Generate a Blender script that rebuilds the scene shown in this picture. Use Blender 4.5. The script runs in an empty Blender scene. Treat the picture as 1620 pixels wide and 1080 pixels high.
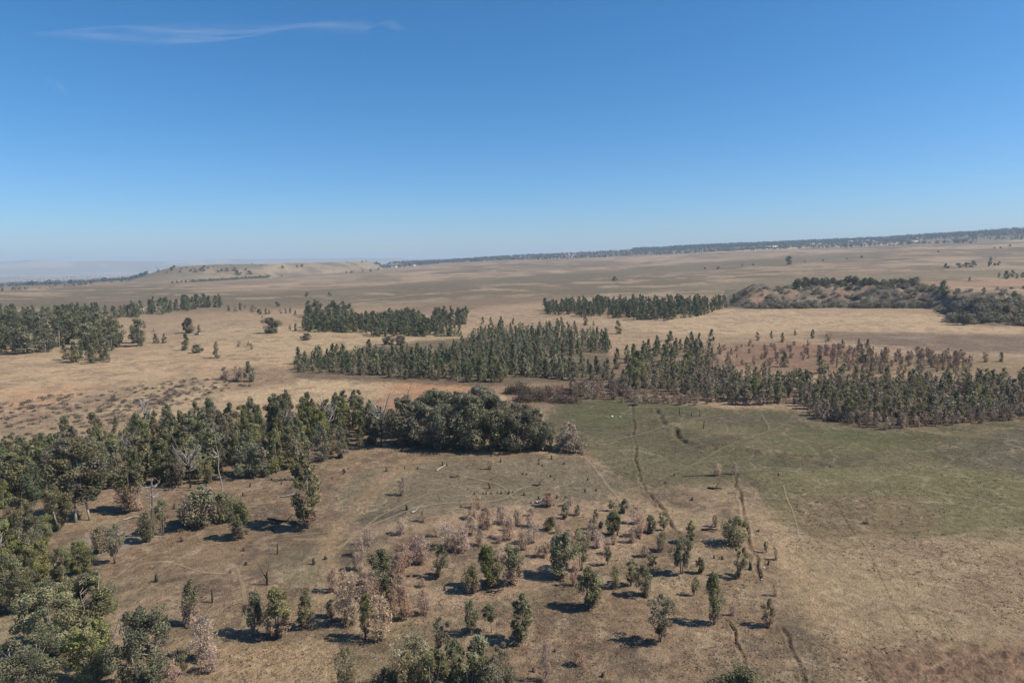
import bpy, math, random
import numpy as np

# ------------------------------------------------------------------ camera, sky, sun, exposure
CAM_H = 40.0
FPX, PCX, PCY = 1080.0, 810.0, 540.0            # focal length / principal point in photo pixels
PITCH = math.atan(127.0 / 1080.0)
ROLL = math.radians(0.81)
SUN_EL = math.radians(47.0)
SUN_AZ = math.radians(-8.0)                      # from +X (right of view) towards +Y
SUN_DIR = np.array([math.cos(SUN_EL) * math.cos(SUN_AZ), math.cos(SUN_EL) * math.sin(SUN_AZ), math.sin(SUN_EL)])

scene = bpy.context.scene
COL = scene.collection
FWD = np.array([0, math.cos(PITCH), -math.sin(PITCH)])
R0 = np.array([1.0, 0, 0]); U0 = np.array([0, math.sin(PITCH), math.cos(PITCH)])
RIGHT = math.cos(ROLL) * R0 - math.sin(ROLL) * U0
UP = math.sin(ROLL) * R0 + math.cos(ROLL) * U0

from mathutils import Matrix, Vector
cam_data = bpy.data.cameras.new("camera")
cam_data.sensor_width = 36.0
cam_data.sensor_fit = 'HORIZONTAL'
cam_data.lens = 24.0
cam_data.clip_start = 0.5
cam_data.clip_end = 90000.0
cam = bpy.data.objects.new("camera", cam_data)
COL.objects.link(cam)
m = Matrix.Identity(4)
for i in range(3):
    m[i][0] = RIGHT[i]; m[i][1] = UP[i]; m[i][2] = -FWD[i]
m[2][3] = CAM_H
cam.matrix_world = m
scene.camera = cam

world = bpy.data.worlds.new("World"); scene.world = world
world.use_nodes = True
wn = world.node_tree; wn.nodes.clear()
sky = wn.nodes.new("ShaderNodeTexSky"); sky.sky_type = 'NISHITA'
sky.sun_disc = False
sky.sun_elevation = SUN_EL
sky.sun_rotation = math.radians(90.0) - SUN_AZ   # rotation is measured clockwise from +Y
sky.altitude = 1500.0
sky.air_density = 0.9
sky.dust_density = 2.4
sky.ozone_density = 7.0
bg = wn.nodes.new("ShaderNodeBackground"); bg.inputs["Strength"].default_value = 0.104
wo = wn.nodes.new("ShaderNodeOutputWorld")
hsv = wn.nodes.new("ShaderNodeHueSaturation"); hsv.inputs["Saturation"].default_value = 1.22; hsv.inputs["Hue"].default_value = 0.493
wn.links.new(sky.outputs[0], hsv.inputs["Color"]); wn.links.new(hsv.outputs[0], bg.inputs[0]); wn.links.new(bg.outputs[0], wo.inputs[0])

sun_data = bpy.data.lights.new("sun", 'SUN')
sun_data.energy = 5.0; sun_data.angle = math.radians(0.5); sun_data.color = (1.0, 0.89, 0.73)
sun = bpy.data.objects.new("sun", sun_data); COL.objects.link(sun)
sun.rotation_euler = Vector(SUN_DIR).to_track_quat('Z', 'Y').to_euler()
sun.location = (0, 0, 500)

scene.view_settings.view_transform = 'Standard'
scene.view_settings.look = 'None'
scene.view_settings.exposure = 0.5
scene.view_settings.gamma = 1.0
scene.render.engine = 'CYCLES'
scene.cycles.use_denoising = True
scene.cycles.max_bounces = 6
scene.cycles.diffuse_bounces = 1
scene.cycles.transmission_bounces = 3
scene.cycles.transparent_max_bounces = 16
scene.cycles.volume_bounces = 1

rng = np.random.default_rng(11)
random.seed(5)

# ------------------------------------------------------------------ small numeric helpers
def sstep(a, b, x):
    t = np.clip((x - a) / (b - a), 0, 1)
    return t * t * (3 - 2 * t)

def _h(ix, iy, s):
    n = (ix.astype(np.int64) * 374761393 + iy.astype(np.int64) * 668265263 + s * 974711) & 0xFFFFFFFF
    n = ((n ^ (n >> 13)) * 1274126177) & 0xFFFFFFFF
    return ((n ^ (n >> 16)) & 0xFFFF) / 65535.0

def vnoise(x, y, s=0):
    ix = np.floor(x); iy = np.floor(y); fx = x - ix; fy = y - iy
    fx = fx * fx * (3 - 2 * fx); fy = fy * fy * (3 - 2 * fy)
    a = _h(ix, iy, s); b = _h(ix + 1, iy, s); c = _h(ix, iy + 1, s); d = _h(ix + 1, iy + 1, s)
    return (a * (1 - fx) + b * fx) * (1 - fy) + (c * (1 - fx) + d * fx) * fy

def fbm(x, y, scale, s=0, o=4, g=0.55):
    x = np.asarray(x, float) / scale; y = np.asarray(y, float) / scale
    t = 0; a = 1; w = 0
    for k in range(o):
        ca, sa = math.cos(0.7 * k + s), math.sin(0.7 * k + s)
        t = t + a * vnoise((x * ca - y * sa) * 2 ** k + 17.3 * k, (x * sa + y * ca) * 2 ** k - 9.1 * k, s * 13 + k)
        w += a; a *= g
    return t / w

def rays(px, py):
    px = np.atleast_1d(np.asarray(px, float)); py = np.atleast_1d(np.asarray(py, float))
    d = FWD[None] + ((px - PCX) / FPX)[:, None] * RIGHT[None] + ((PCY - py) / FPX)[:, None] * UP[None]
    return d / np.linalg.norm(d, axis=1)[:, None]

def azel(px, py):
    d = rays(px, py)
    return np.arctan2(d[:, 0], d[:, 1]), np.arcsin(d[:, 2])

# ------------------------------------------------------------------ terrain height z(X, Y)
# outer edge of the plain: azimuth -> distance and height (read from where the plain ends in the photograph)
_edge = [(-60, 462, 1250), (0, 460, 1250), (100, 455, 1450), (200, 445, 1800), (300, 443, 1850), (425, 440, 1950), (520, 433, 2200),
         (610, 426, 2500), (700, 417, 2700), (800, 412, 2700), (900, 410, 2700), (1000, 405, 2650), (1100, 401, 2600), (1213, 395, 2550),
         (1380, 390, 2500), (1450, 386, 2450), (1620, 384, 2400), (1720, 383, 2350)]
_ea, _ee = azel([e[0] for e in _edge], [e[1] for e in _edge])
_er = np.array([e[2] for e in _edge], float)
_ez = CAM_H + _er * np.tan(_ee)
_ez = np.where(np.array([e[0] for e in _edge]) < 450, np.clip(_ez, -2, 6), _ez)
# ridge crest behind the plain
_cr = [(-60, 470, -60), (420, 436, -60), (560, 425, -40), (620, 416, 0), (700, 413, 1), (800, 407, 1), (900, 402, 1), (1000, 396, 1), (1080, 391, 1),
       (1200, 386, 1), (1300, 383, 1), (1400, 380, 1), (1500, 373, 1), (1560, 369, 1), (1620, 366, 1), (1720, 363, 1)]
_ca, _ce = azel([e[0] for e in _cr], [e[1] for e in _cr])
CREST_R = 4200.0
_cz = np.array([(-45.0 if e[2] < 0 else CAM_H + CREST_R * math.tan(el)) for e, el in zip(_cr, _ce)])
# far mountains
_mt = [(-60, 414), (0, 414), (60, 411.5), (90, 412.5), (180, 412), (260, 411.5), (340, 408.5), (400, 409.5), (500, 409), (620, 409), (760, 410), (1000, 404), (1300, 400)]
_ma, _me = azel([e[0] for e in _mt], [e[1] for e in _mt])
MT_R = 14000.0
_mz = CAM_H + MT_R * np.tan(_me)
# koppie (flat topped hill): front foot distance and height per azimuth
_kp = [(196, 445), (215, 440), (240, 431), (272, 421.5), (300, 419), (340, 417.5), (425, 416.5), (500, 414.5), (580, 413), (596, 418), (612, 425)]
_ka, _ke = azel([e[0] for e in _kp], [e[1] for e in _kp])
KOP_D = 230.0
# embankment on the right: foot line
_eb = [(1148, 487), (1200, 488), (1300, 487), (1400, 487), (1465, 488), (1490, 494), (1512, 505), (1560, 515), (1640, 517), (1720, 518)]

def base_z(X, Y):
    r = np.hypot(X, Y); a = np.arctan2(X, Y)
    R1 = np.interp(a, _ea, _er); z1 = np.interp(a, _ea, _ez)
    zc = np.interp(a, _ca, _cz); zm = np.interp(a, _ma, _mz)
    t = np.clip((r - 480) / (R1 - 480), 0, 1)
    z = z1 * t ** 1.35
    t2 = sstep(0, 1, (r - R1) / (CREST_R - R1))
    z = np.where(r > R1, z1 + (zc - z1) * t2, z)
    zf = np.where(r > CREST_R, zc + (-60 - zc) * sstep(CREST_R, CREST_R + 2200, r), z)
    z = np.where(r > CREST_R, zf, z)
    z = z + (zm + 60) * sstep(12300, MT_R, r) * (1 - 0.7 * sstep(MT_R + 500, MT_R + 5000, r)) * (0.72 + 0.5 * fbm(X, Y, 1800, 5, 4)) * (r > 12000)
    z = z + (fbm(X, Y, 120, 1, 3) - 0.5) * 1.6 * sstep(150, 500, r) + (fbm(X, Y, 22, 2, 3) - 0.5) * 0.5
    z = z + (fbm(X, Y, 600, 3, 3) - 0.5) * 14 * sstep(2600, 4200, r)
    return z, r, a

_ebw = None
def terrain(X, Y):
    z, r, a = base_z(X, Y)
    # koppie
    R1 = np.interp(a, _ea, _er)
    ke = np.interp(a, _ka, _ke)
    front = R1 + 15
    hk = (CAM_H + (front + KOP_D) * np.tan(ke)) - np.interp(a, _ea, _ez)
    inside = sstep(_ka[0], _ka[0] + 0.01, a) * (1 - sstep(_ka[-1] - 0.01, _ka[-1], a))
    prof = np.clip((r - front) / KOP_D, 0, 1)
    prof = 0.75 * prof + 0.25 * sstep(0, 1, prof)
    gully = (fbm(X, Y, 60, 8, 3) - 0.5) * 13 * prof * (1 - prof) * 4 + (fbm(X, Y, 90, 9, 2) - 0.5) * 3 * prof
    back = 1 - sstep(front + 700, front + 1500, r)
    z = z + inside * np.clip(hk, 0, 90) * prof * back + inside * gully * back
    # embankment
    if _ebw is not None:
        ra = np.interp(a, _ebw[0], _ebw[1]); ins = sstep(_ebw[0][0] - 0.001, _ebw[0][0] + 0.035, a)
        d = r - ra
        lump = (fbm(X, Y, 16, 21, 4) - 0.5)
        z = z + ins * (sstep(0, 55, d + 16 * lump) * (11.0 + 5 * lump + 4.5 * (fbm(X, Y, 7, 22, 3) - .5)) * (1 - sstep(75, 200, d)) + 3.0 * sstep(30, 120, d) * (1 - sstep(260, 420, d)) * (lump + .4))
    return z

def at(px, py, tmax=30000.0):
    """where the line of sight through a photo pixel meets the terrain"""
    d = rays(px, py)
    n = len(d)
    ts = 30.0 * (tmax / 30.0) ** np.linspace(0, 1, 500)
    X = d[:, 0, None] * ts; Y = d[:, 1, None] * ts; Z = CAM_H + d[:, 2, None] * ts
    below = Z < terrain(X, Y)
    k = np.where(below.any(1), below.argmax(1), len(ts) - 1)
    lo = ts[np.maximum(k - 1, 0)]; hi = ts[k]
    for _ in range(18):
        mid = (lo + hi) / 2
        b = CAM_H + d[:, 2] * mid < terrain(d[:, 0] * mid, d[:, 1] * mid)
        hi = np.where(b, mid, hi); lo = np.where(b, lo, mid)
    p = d * hi[:, None]; p[:, 2] += CAM_H
    return p

def W(pts):
    p = np.array(pts, float)
    return at(p[:, 0], p[:, 1])

_pe = W(_eb)
_aa = np.arctan2(_pe[:, 0], _pe[:, 1]); _rr = np.hypot(_pe[:, 0], _pe[:, 1])
_ebw = (_aa, _rr)

def size_px(p, px, py, hpx):
    """metres of an upright thing standing at p that spans hpx photo pixels"""
    q = p - np.array([0, 0, CAM_H])
    D = q @ FWD; ub = q @ UP
    t = (PCY - (py - hpx)) / FPX
    return (t * D - ub) / (math.cos(PITCH) + t * math.sin(PITCH)), D

# ------------------------------------------------------------------ node helpers
def new_mat(name):
    mt = bpy.data.materials.new(name); mt.use_nodes = True
    nt = mt.node_tree; nt.nodes.clear()
    out = nt.nodes.new("ShaderNodeOutputMaterial")
    return mt, nt, out

def node(nt, typ, **kw):
    n = nt.nodes.new(typ)
    for k, v in kw.items():
        setattr(n, k, v)
    return n

def setin(nt, n, key, v):
    if hasattr(v, "is_output") or isinstance(v, bpy.types.NodeSocket):
        nt.links.new(v, n.inputs[key])
    else:
        n.inputs[key].default_value = v

def math_n(nt, op, a, b=None, c=None, clamp=False):
    n = node(nt, "ShaderNodeMath", operation=op); n.use_clamp = clamp
    setin(nt, n, 0, a)
    if b is not None: setin(nt, n, 1, b)
    if c is not None: setin(nt, n, 2, c)
    return n.outputs[0]

def noise_n(nt, vec, scale, detail=3, rough=0.55, dist=0.0):
    n = node(nt, "ShaderNodeTexNoise")
    nt.links.new(vec, n.inputs["Vector"])
    n.inputs["Scale"].default_value = scale; n.inputs["Detail"].default_value = detail
    n.inputs["Roughness"].default_value = rough; n.inputs["Distortion"].default_value = dist
    return n.outputs[0]

def maprange(nt, v, a, b, c, d):
    n = node(nt, "ShaderNodeMapRange"); setin(nt, n, 0, v)
    for i, x in zip((1, 2, 3, 4), (a, b, c, d)): n.inputs[i].default_value = x
    return n.outputs[0]

def mixc(nt, f, a, b, typ='MIX'):
    n = node(nt, "ShaderNodeMix", data_type='RGBA', blend_type=typ)
    setin(nt, n, 0, f); setin(nt, n, 6, a); setin(nt, n, 7, b)
    return n.outputs[2]

def scale_col(nt, col, f):
    n = node(nt, "ShaderNodeVectorMath", operation='SCALE')
    nt.links.new(col, n.inputs[0]); setin(nt, n, "Scale", f)
    return n.outputs[0]

def ground_material(name="dry_ground", fine=1.0):
    mt, nt, out = new_mat(name)
    at_ = node(nt, "ShaderNodeAttribute", attribute_name="Col")
    pos = node(nt, "ShaderNodeNewGeometry").outputs["Position"]
    n1 = noise_n(nt, pos, 0.16, 5, 0.62, 0.4)
    n2 = noise_n(nt, pos, 0.9, 4, 0.65, 0.6)
    n3 = noise_n(nt, pos, 4.5, 3, 0.7)
    f = math_n(nt, 'MULTIPLY', maprange(nt, n1, 0.25, 0.75, 0.80, 1.20), maprange(nt, n2, 0.28, 0.72, 0.66, 1.34))
    f = math_n(nt, 'MULTIPLY', f, maprange(nt, n3, 0.25, 0.75, 0.58, 1.42))
    c = scale_col(nt, at_.outputs["Color"], f)
    # straw-coloured and dark grass clumps
    n4 = noise_n(nt, pos, 0.45, 5, 0.7, 1.2)
    c = mixc(nt, maprange(nt, n4, 0.54, 0.72, 0.0, 0.42), c, mixc(nt, 0.55, c, (0.335, 0.25, 0.155, 1)))
    mp = node(nt, "ShaderNodeMapping"); nt.links.new(pos, mp.inputs[0]); mp.inputs["Location"].default_value = (31, 57, 0)
    n5 = noise_n(nt, mp.outputs[0], 0.7, 5, 0.72, 0.8)
    c = mixc(nt, maprange(nt, n5, 0.57, 0.70, 0.0, 0.55), c, scale_col(nt, c, 0.45))
    for (loc, sc, wid, k) in (((3, 91, 0), .045, .012, .5), ((57, 13, 0), .085, .014, .4)):
        m2 = node(nt, "ShaderNodeMapping"); nt.links.new(pos, m2.inputs[0]); m2.inputs["Location"].default_value = loc
        nl = noise_n(nt, m2.outputs[0], sc, 2, .45, .3)
        ln = math_n(nt, 'ABSOLUTE', math_n(nt, 'SUBTRACT', nl, .5))
        ln = maprange(nt, ln, 0, wid, 1, 0)
        ln = math_n(nt, 'MULTIPLY', ln, maprange(nt, math_n(nt, 'MULTIPLY', n1, n2), .16, .34, 0, k))
        c = mixc(nt, ln, c, mixc(nt, .6, scale_col(nt, c, 1.5), (0.32, 0.25, 0.17, 1)))
    bs = node(nt, "ShaderNodeBsdfPrincipled")
    nt.links.new(c, bs.inputs["Base Color"]); bs.inputs["Roughness"].default_value = 0.95
    bs.inputs["Specular IOR Level"].default_value = 0.1
    bmp = node(nt, "ShaderNodeBump"); bmp.inputs["Strength"].default_value = 0.8 * fine; bmp.inputs["Distance"].default_value = 0.4
    hgt = math_n(nt, 'ADD', n2, math_n(nt, 'MULTIPLY', n3, 0.5))
    nt.links.new(hgt, bmp.inputs["Height"]); nt.links.new(bmp.outputs[0], bs.inputs["Normal"])
    nt.links.new(bs.outputs[0], out.inputs[0])
    return mt

def foliage_material(name="foliage", trans=0.34, spread=0.25):
    mt, nt, out = new_mat(name)
    at_ = node(nt, "ShaderNodeAttribute", attribute_name="Col")
    oi = node(nt, "ShaderNodeObjectInfo")
    pos = node(nt, "ShaderNodeNewGeometry").outputs["Position"]
    nz = noise_n(nt, pos, 0.55, 3, 0.6)
    hs = node(nt, "ShaderNodeHueSaturation")
    nt.links.new(at_.outputs["Color"], hs.inputs["Color"])
    nt.links.new(maprange(nt, oi.outputs["Random"], 0, 1, 0.478, 0.515), hs.inputs["Hue"])
    r2 = math_n(nt, 'FRACT', math_n(nt, 'MULTIPLY', oi.outputs["Random"], 7.31))
    nt.links.new(maprange(nt, r2, 0, 1, 0.75, 1.1), hs.inputs["Saturation"])
    r3 = math_n(nt, 'FRACT', math_n(nt, 'MULTIPLY', oi.outputs["Random"], 13.7))
    val = math_n(nt, 'MULTIPLY', maprange(nt, r3, 0, 1, 1 - spread, 1 + spread), maprange(nt, nz, 0.25, 0.75, 0.75, 1.25))
    nt.links.new(val, hs.inputs["Value"])
    d = node(nt, "ShaderNodeBsdfPrincipled"); nt.links.new(hs.outputs[0], d.inputs["Base Color"])
    d.inputs["Roughness"].default_value = 0.6; d.inputs["Specular IOR Level"].default_value = 0.25
    t = node(nt, "ShaderNodeBsdfTranslucent"); nt.links.new(hs.outputs[0], t.inputs["Color"])
    mx = node(nt, "ShaderNodeMixShader"); mx.inputs[0].default_value = trans
    nt.links.new(d.outputs[0], mx.inputs[1]); nt.links.new(t.outputs[0], mx.inputs[2])
    nt.links.new(mx.outputs[0], out.inputs[0])
    return mt

def plain_material(name, col, var=0.3, scale=4.0, rough=0.9):
    mt, nt, out = new_mat(name)
    pos = node(nt, "ShaderNodeNewGeometry").outputs["Position"]
    nz = noise_n(nt, pos, scale, 4, 0.65)
    rgb = node(nt, "ShaderNodeRGB"); rgb.outputs[0].default_value = (*col, 1)
    c = scale_col(nt, rgb.outputs[0], maprange(nt, nz, 0.25, 0.75, 1 - var, 1 + var))
    bs = node(nt, "ShaderNodeBsdfPrincipled"); nt.links.new(c, bs.inputs["Base Color"])
    bs.inputs["Roughness"].default_value = rough; bs.inputs["Specular IOR Level"].default_value = 0.2
    nt.links.new(bs.outputs[0], out.inputs[0])
    return mt

M_GROUND = ground_material()
M_LEAF = foliage_material()
M_BARK = foliage_material("bark", 0.0, 0.15)
M_DRYLEAF = foliage_material("dry_leaves", 0.42, 0.16)
M_TUFT = foliage_material("dry_grass_blades", 0.5, 0.05)

# ------------------------------------------------------------------ mesh helper
ALB = 0.72        # measured colours are scaled to surface albedo at this exposure
def mesh_from(name, V, F, cols=None, mat=None, smooth=False):
    """V (n,3); F list of index arrays of shape (k,3) or (k,4); cols (n,3)"""
    V = np.asarray(V, np.float32)
    me = bpy.data.meshes.new(name)
    fl = [np.asarray(f, np.int32) for f in F if len(f)]
    loops = np.concatenate([f.ravel() for f in fl])
    tot = np.concatenate([np.full(len(f), f.shape[1], np.int32) for f in fl])
    start = np.concatenate([[0], np.cumsum(tot)[:-1]]).astype(np.int32)
    me.vertices.add(len(V)); me.vertices.foreach_set("co", V.ravel())
    me.loops.add(len(loops)); me.loops.foreach_set("vertex_index", loops)
    me.polygons.add(len(tot)); me.polygons.foreach_set("loop_start", start)
    try: me.polygons.foreach_set("loop_total", tot)
    except Exception: pass
    if smooth: me.polygons.foreach_set("use_smooth", np.ones(len(tot), bool))
    if cols is not None:
        ca = me.attributes.new("Col", 'FLOAT_COLOR', 'POINT')
        c4 = np.ones((len(V), 4), np.float32); c4[:, :3] = np.asarray(cols) * ALB
        ca.data.foreach_set("color", c4.ravel())
    me.update(calc_edges=True)
    if mat: me.materials.append(mat)
    return me

def link(name, data, loc=None, parent=None, label=None, cat=None, group=None, kind=None):
    o = bpy.data.objects.new(name, data); COL.objects.link(o)
    if loc is not None: o.location = loc
    if parent is not None: o.parent = parent
    if label: o["label"] = label
    if cat: o["category"] = cat
    if group: o["group"] = group
    if kind: o["kind"] = kind
    return o

# ------------------------------------------------------------------ ground colour painting (soil and grass cover, in world space)
def inpoly(x, y, P):
    ins = np.zeros(x.shape, bool)
    n = len(P)
    for i in range(n):
        x1, y1 = P[i]; x2, y2 = P[(i + 1) % n]
        if y1 == y2: continue
        c = ((y1 > y) != (y2 > y)) & (x < (x2 - x1) * (y - y1) / (y2 - y1) + x1)
        ins ^= c
    return ins

def poly_mask(X, Y, pts, soft=0.05, s=0):
    P = W(pts)[:, :2]
    c = P.mean(0)
    pad = soft * 3 * (np.hypot(*(P - 0).T).max())
    bb = (X > P[:, 0].min() - pad) & (X < P[:, 0].max() + pad) & (Y > P[:, 1].min() - pad) & (Y < P[:, 1].max() + pad)
    out = np.zeros(X.shape)
    if not bb.any(): return out
    x = X[bb]; y = Y[bb]; r = np.hypot(x, y)
    acc = 0
    for k in range(4):
        j = soft * r * (0.45 + 0.5 * k)
        w = np.maximum(r * 0.10, 4.0)
        jx = (fbm(x, y, 9 + 6 * k, s + 3 * k, 4, 0.7) - 0.5) * 2.2 * j
        jy = (fbm(x, y, 9 + 6 * k, s + 3 * k + 50, 4, 0.7) - 0.5) * 2.2 * j * 1.6
        acc = acc + inpoly(x + jx, y + jy, P)
    out[bb] = acc / 4
    return out

def dist_poly(X, Y, P):
    d = np.full(X.shape, 1e9)
    for (x1, y1), (x2, y2) in zip(P[:-1], P[1:]):
        dx, dy = x2 - x1, y2 - y1; L = dx * dx + dy * dy + 1e-9
        t = np.clip(((X - x1) * dx + (Y - y1) * dy) / L, 0, 1)
        d = np.minimum(d, np.hypot(X - x1 - t * dx, Y - y1 - t * dy))
    return d

def smooth_line(pts, n=8):
    """Catmull-Rom through world points"""
    P = np.array(pts, float); P = np.vstack([2 * P[0] - P[1], P, 2 * P[-1] - P[-2]])
    out = []
    for i in range(1, len(P) - 2):
        p0, p1, p2, p3 = P[i - 1:i + 3]
        for t in np.linspace(0, 1, n, endpoint=False):
            out.append(0.5 * ((2 * p1) + (p2 - p0) * t + (2 * p0 - 5 * p1 + 4 * p2 - p3) * t * t + (3 * p1 - p0 - 3 * p2 + p3) * t ** 3))
    out.append(P[-2]); return np.array(out)

DITCH = [([(1164, 752), (1168, 780), (1174, 810), (1185, 850), (1193, 885), (1204, 915)], 0.85, 0.8),
         ([(1150, 978), (1160, 1000), (1170, 1022), (1178, 1045), (1190, 1090)], 0.6, 0.6),
         ([(1240, 995), (1250, 1020), (1260, 1045), (1272, 1085)], 0.75, 0.7),
         ([(1000, 640), (1003, 690), (1008, 740), (1016, 768), (1040, 796), (1062, 825), (1074, 845)], 1.0, 0.9),
         ([(1041, 648), (1050, 668), (1068, 680), (1072, 692), (1100, 704), (1150, 711), (1200, 716), (1250, 725), (1310, 737)], 2.2, 2.0),
         ([(1110, 700), (1160, 706), (1215, 712), (1280, 722)], 1.8, 1.2)]

# ---- polar grid round the point under the camera, fine in the field of view
def build_ground():
    az = np.radians(np.concatenate([np.linspace(-180, -52, 33)[:-1], np.linspace(-52, -43, 20)[:-1], np.arange(-43, 43.01, 0.115), np.linspace(43, 52, 20)[1:], np.linspace(52, 180, 33)[1:-1]]))
    rs = [6.0, 15.0, 25.0]; r = 32.0
    while r < 28000:
        rs.append(r)
        dr = max(0.0021 * (r * r + CAM_H ** 2) / CAM_H, 0.12)
        r += min(dr, (0.0092 if r < 2600 else 0.014 if r < 6000 else 0.02) * r)
    rs.append(28000.0)
    rs = np.array(rs)
    nr, na = len(rs), len(az)
    A, Rr = np.meshgrid(az, rs)
    X = (Rr * np.sin(A)).ravel(); Y = (Rr * np.cos(A)).ravel()
    Z = terrain(X, Y)
    r = np.hypot(X, Y); a = np.arctan2(X, Y)
    C = np.zeros((len(X), 3))
    fgless = lambda q: 1 - sstep(170, 230, q) * (1 - sstep(520, 640, q))
    def put(mask, col, k=1.0):
        mm = np.clip(mask * k, 0, 1)[:, None]
        C[:] = C * (1 - mm) + np.array(col) * mm
    # broad cover
    n_big = fbm(X, Y, 260, 31, 4); n_mid = fbm(X, Y, 45, 32, 4); n_small = fbm(X, Y, 9, 33, 4)
    put(np.ones(len(X)), (0.40, 0.305, 0.205)); put(sstep(520, 700, r), (0.275, 0.21, 0.15))
    straw = (0.47, 0.36, 0.24); olive = (0.15, 0.13, 0.088); pink = (0.37, 0.275, 0.195)
    put(sstep(0.40, 0.62, n_big) * (1 - sstep(520, 700, r)), pink, 0.8)
    put(sstep(0.52, 0.66, n_mid), (0.33, 0.25, 0.165), 0.7)
    far = sstep(560, 760, r)
    put(far * sstep(0.45, 0.54, fbm(X, Y, 380, 34, 5, .6)), olive, 0.9)
    put(far * sstep(0.50, 0.62, fbm(X, Y, 120, 35, 4)), (0.235, 0.18, 0.125), 0.8)
    put(far * sstep(0.56, 0.66, fbm(X, Y, 230, 36, 4)), (0.38, 0.295, 0.215), 0.85)
    put(far * sstep(.53, .60, fbm(X, Y, 70, 111, 4, .6)), (0.155, .126, .09), .65)
    put(far * sstep(.57, .64, fbm(X, Y, 48, 112, 4, .6)), (0.40, .315, .225), .6)
    put(poly_mask(X, Y, [(0, 478), (200, 474), (520, 456), (800, 438), (1100, 415), (1400, 398), (1400, 404), (1000, 436), (760, 452), (400, 470), (200, 481), (0, 492)], 0.05, 9), olive, 0.8)
    put(poly_mask(X, Y, [(560, 500), (640, 485), (760, 472), (860, 466), (880, 472), (760, 488), (660, 497), (600, 503)], 0.05, 4), (0.20, 0.15, 0.108), 0.8)
    put(poly_mask(X, Y, [(1080, 452), (1250, 440), (1460, 430), (1620, 424), (1620, 436), (1460, 440), (1260, 450), (1120, 462)], 0.05, 5), (0.2, 0.175, 0.115), 0.75)
    # beyond the plain
    R1 = np.interp(a, _ea, _er)
    bey = sstep(0, 200, r - R1)
    put(bey, (0.36, 0.29, 0.205)); put(bey * sstep(0.44, 0.54, fbm(X, Y * .45, 700, 41, 4)), (0.20, 0.155, 0.115), 0.9)
    put(bey * sstep(0.55, 0.63, fbm(X, Y * .5, 500, 42, 3)), (0.52, 0.42, 0.3), 0.8)
    put(sstep(11800, 12600, r), (0.20, 0.17, 0.13)); put(sstep(11800, 12600, r) * sstep(.5, .6, fbm(X, Y, 900, 43, 4)), (0.42, .36, .28), .9)
    put(bey * sstep(-.19, -.12, a) * (1 - sstep(CREST_R, CREST_R + 300, r)) * sstep(.40, .5, fbm(X, Y, 350, 46, 4)), (0.17, .15, .11), .85)
    kop = (a > _ka[0]) & (a < _ka[-1]) & (r > R1) & (r < R1 + 1200)
    put(kop * 1.0, (0.29, 0.235, 0.17)); put(kop * sstep(.42, .55, fbm(X, Y, 80, 44, 5, .65)), (0.17, .148, .112), .85)
    put(kop * (1 - sstep(_ka[3], _ka[3] + 0.05, a)), (0.19, 0.165, 0.12), 0.8)
    put(kop * sstep(_ka[0] + .12, _ka[0] + .2, a) * sstep(.5, .62, fbm(X, Y, 70, 45, 3)), (0.38, .31, .22), .6)
    # fields
    put(poly_mask(X, Y, [(0, 568), (240, 560), (330, 540), (470, 528), (560, 540), (470, 575), (350, 590), (200, 600), (0, 625)], .04, 11), (0.47, 0.355, 0.235), .85)
    put(poly_mask(X, Y, [(300, 520), (470, 512), (780, 520), (770, 548), (640, 560), (480, 556), (360, 552)], .04, 12), (0.44, 0.345, 0.225), .8)
    put(poly_mask(X, Y, [(0, 618), (110, 606), (140, 618), (90, 640), (0, 655)], .06, 13), (0.50, 0.325, 0.20), .8)
    put(poly_mask(X, Y, [(180, 640), (300, 610), (420, 600), (600, 600), (640, 612), (520, 636), (300, 660), (240, 672)], .05, 14), (0.49, 0.38, 0.25), .8)
    put(poly_mask(X, Y, [(330, 592), (400, 580), (470, 586), (470, 606), (400, 616), (360, 622)], .06, 15), (0.22, 0.15, 0.11), .8)
    put(poly_mask(X, Y, [(0, 640), (150, 625), (280, 618), (240, 650), (120, 690), (0, 720)], .06, 16) * sstep(.45, .58, n_small), (0.27, .2, .15), .8)
    put(poly_mask(X, Y, [(1000, 522), (1080, 500), (1150, 489), (1510, 490), (1500, 515), (1620, 518), (1620, 528), (1300, 524), (1160, 530), (1060, 530)], .02, 17), (0.46, 0.355, 0.24), .95)
    put(poly_mask(X, Y, [(855, 504), (950, 505), (1060, 512), (1010, 522), (960, 512), (900, 515)], .03, 18), (0.44, 0.345, 0.23), .8)
    put(poly_mask(X, Y, [(1290, 523), (1450, 526), (1640, 530), (1640, 562), (1500, 556), (1380, 543), (1290, 536)], .03, 19), (0.165, 0.125, 0.10), .9)
    put(poly_mask(X, Y, [(1400, 531), (1480, 533), (1460, 537), (1400, 535)], .02, 20), (0.4, 0.37, 0.34), .5)
    put(poly_mask(X, Y, [(1130, 545), (1240, 540), (1340, 548), (1400, 575), (1400, 600), (1240, 592), (1140, 580)], .04, 21), (0.225, 0.135, 0.098), .85)
    put(poly_mask(X, Y, [(1250, 565), (1420, 560), (1640, 566), (1640, 600), (1500, 590), (1300, 585)], .04, 22), (0.22, 0.17, 0.105), .7)
    put(poly_mask(X, Y, [(960, 560), (1130, 552), (1160, 590), (1280, 640), (960, 632), (880, 605)], .03, 23), (0.185, 0.138, 0.102), .92)
    put(poly_mask(X, Y, [(590, 640), (630, 600), (700, 598), (790, 608), (800, 622), (700, 640), (640, 680), (600, 690)], .04, 24), (0.43, 0.25, 0.155), .9)
    put(poly_mask(X, Y, [(780, 612), (900, 600), (980, 620), (900, 642), (830, 650)], .04, 25), (0.2, 0.145, 0.11), .8)
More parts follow.
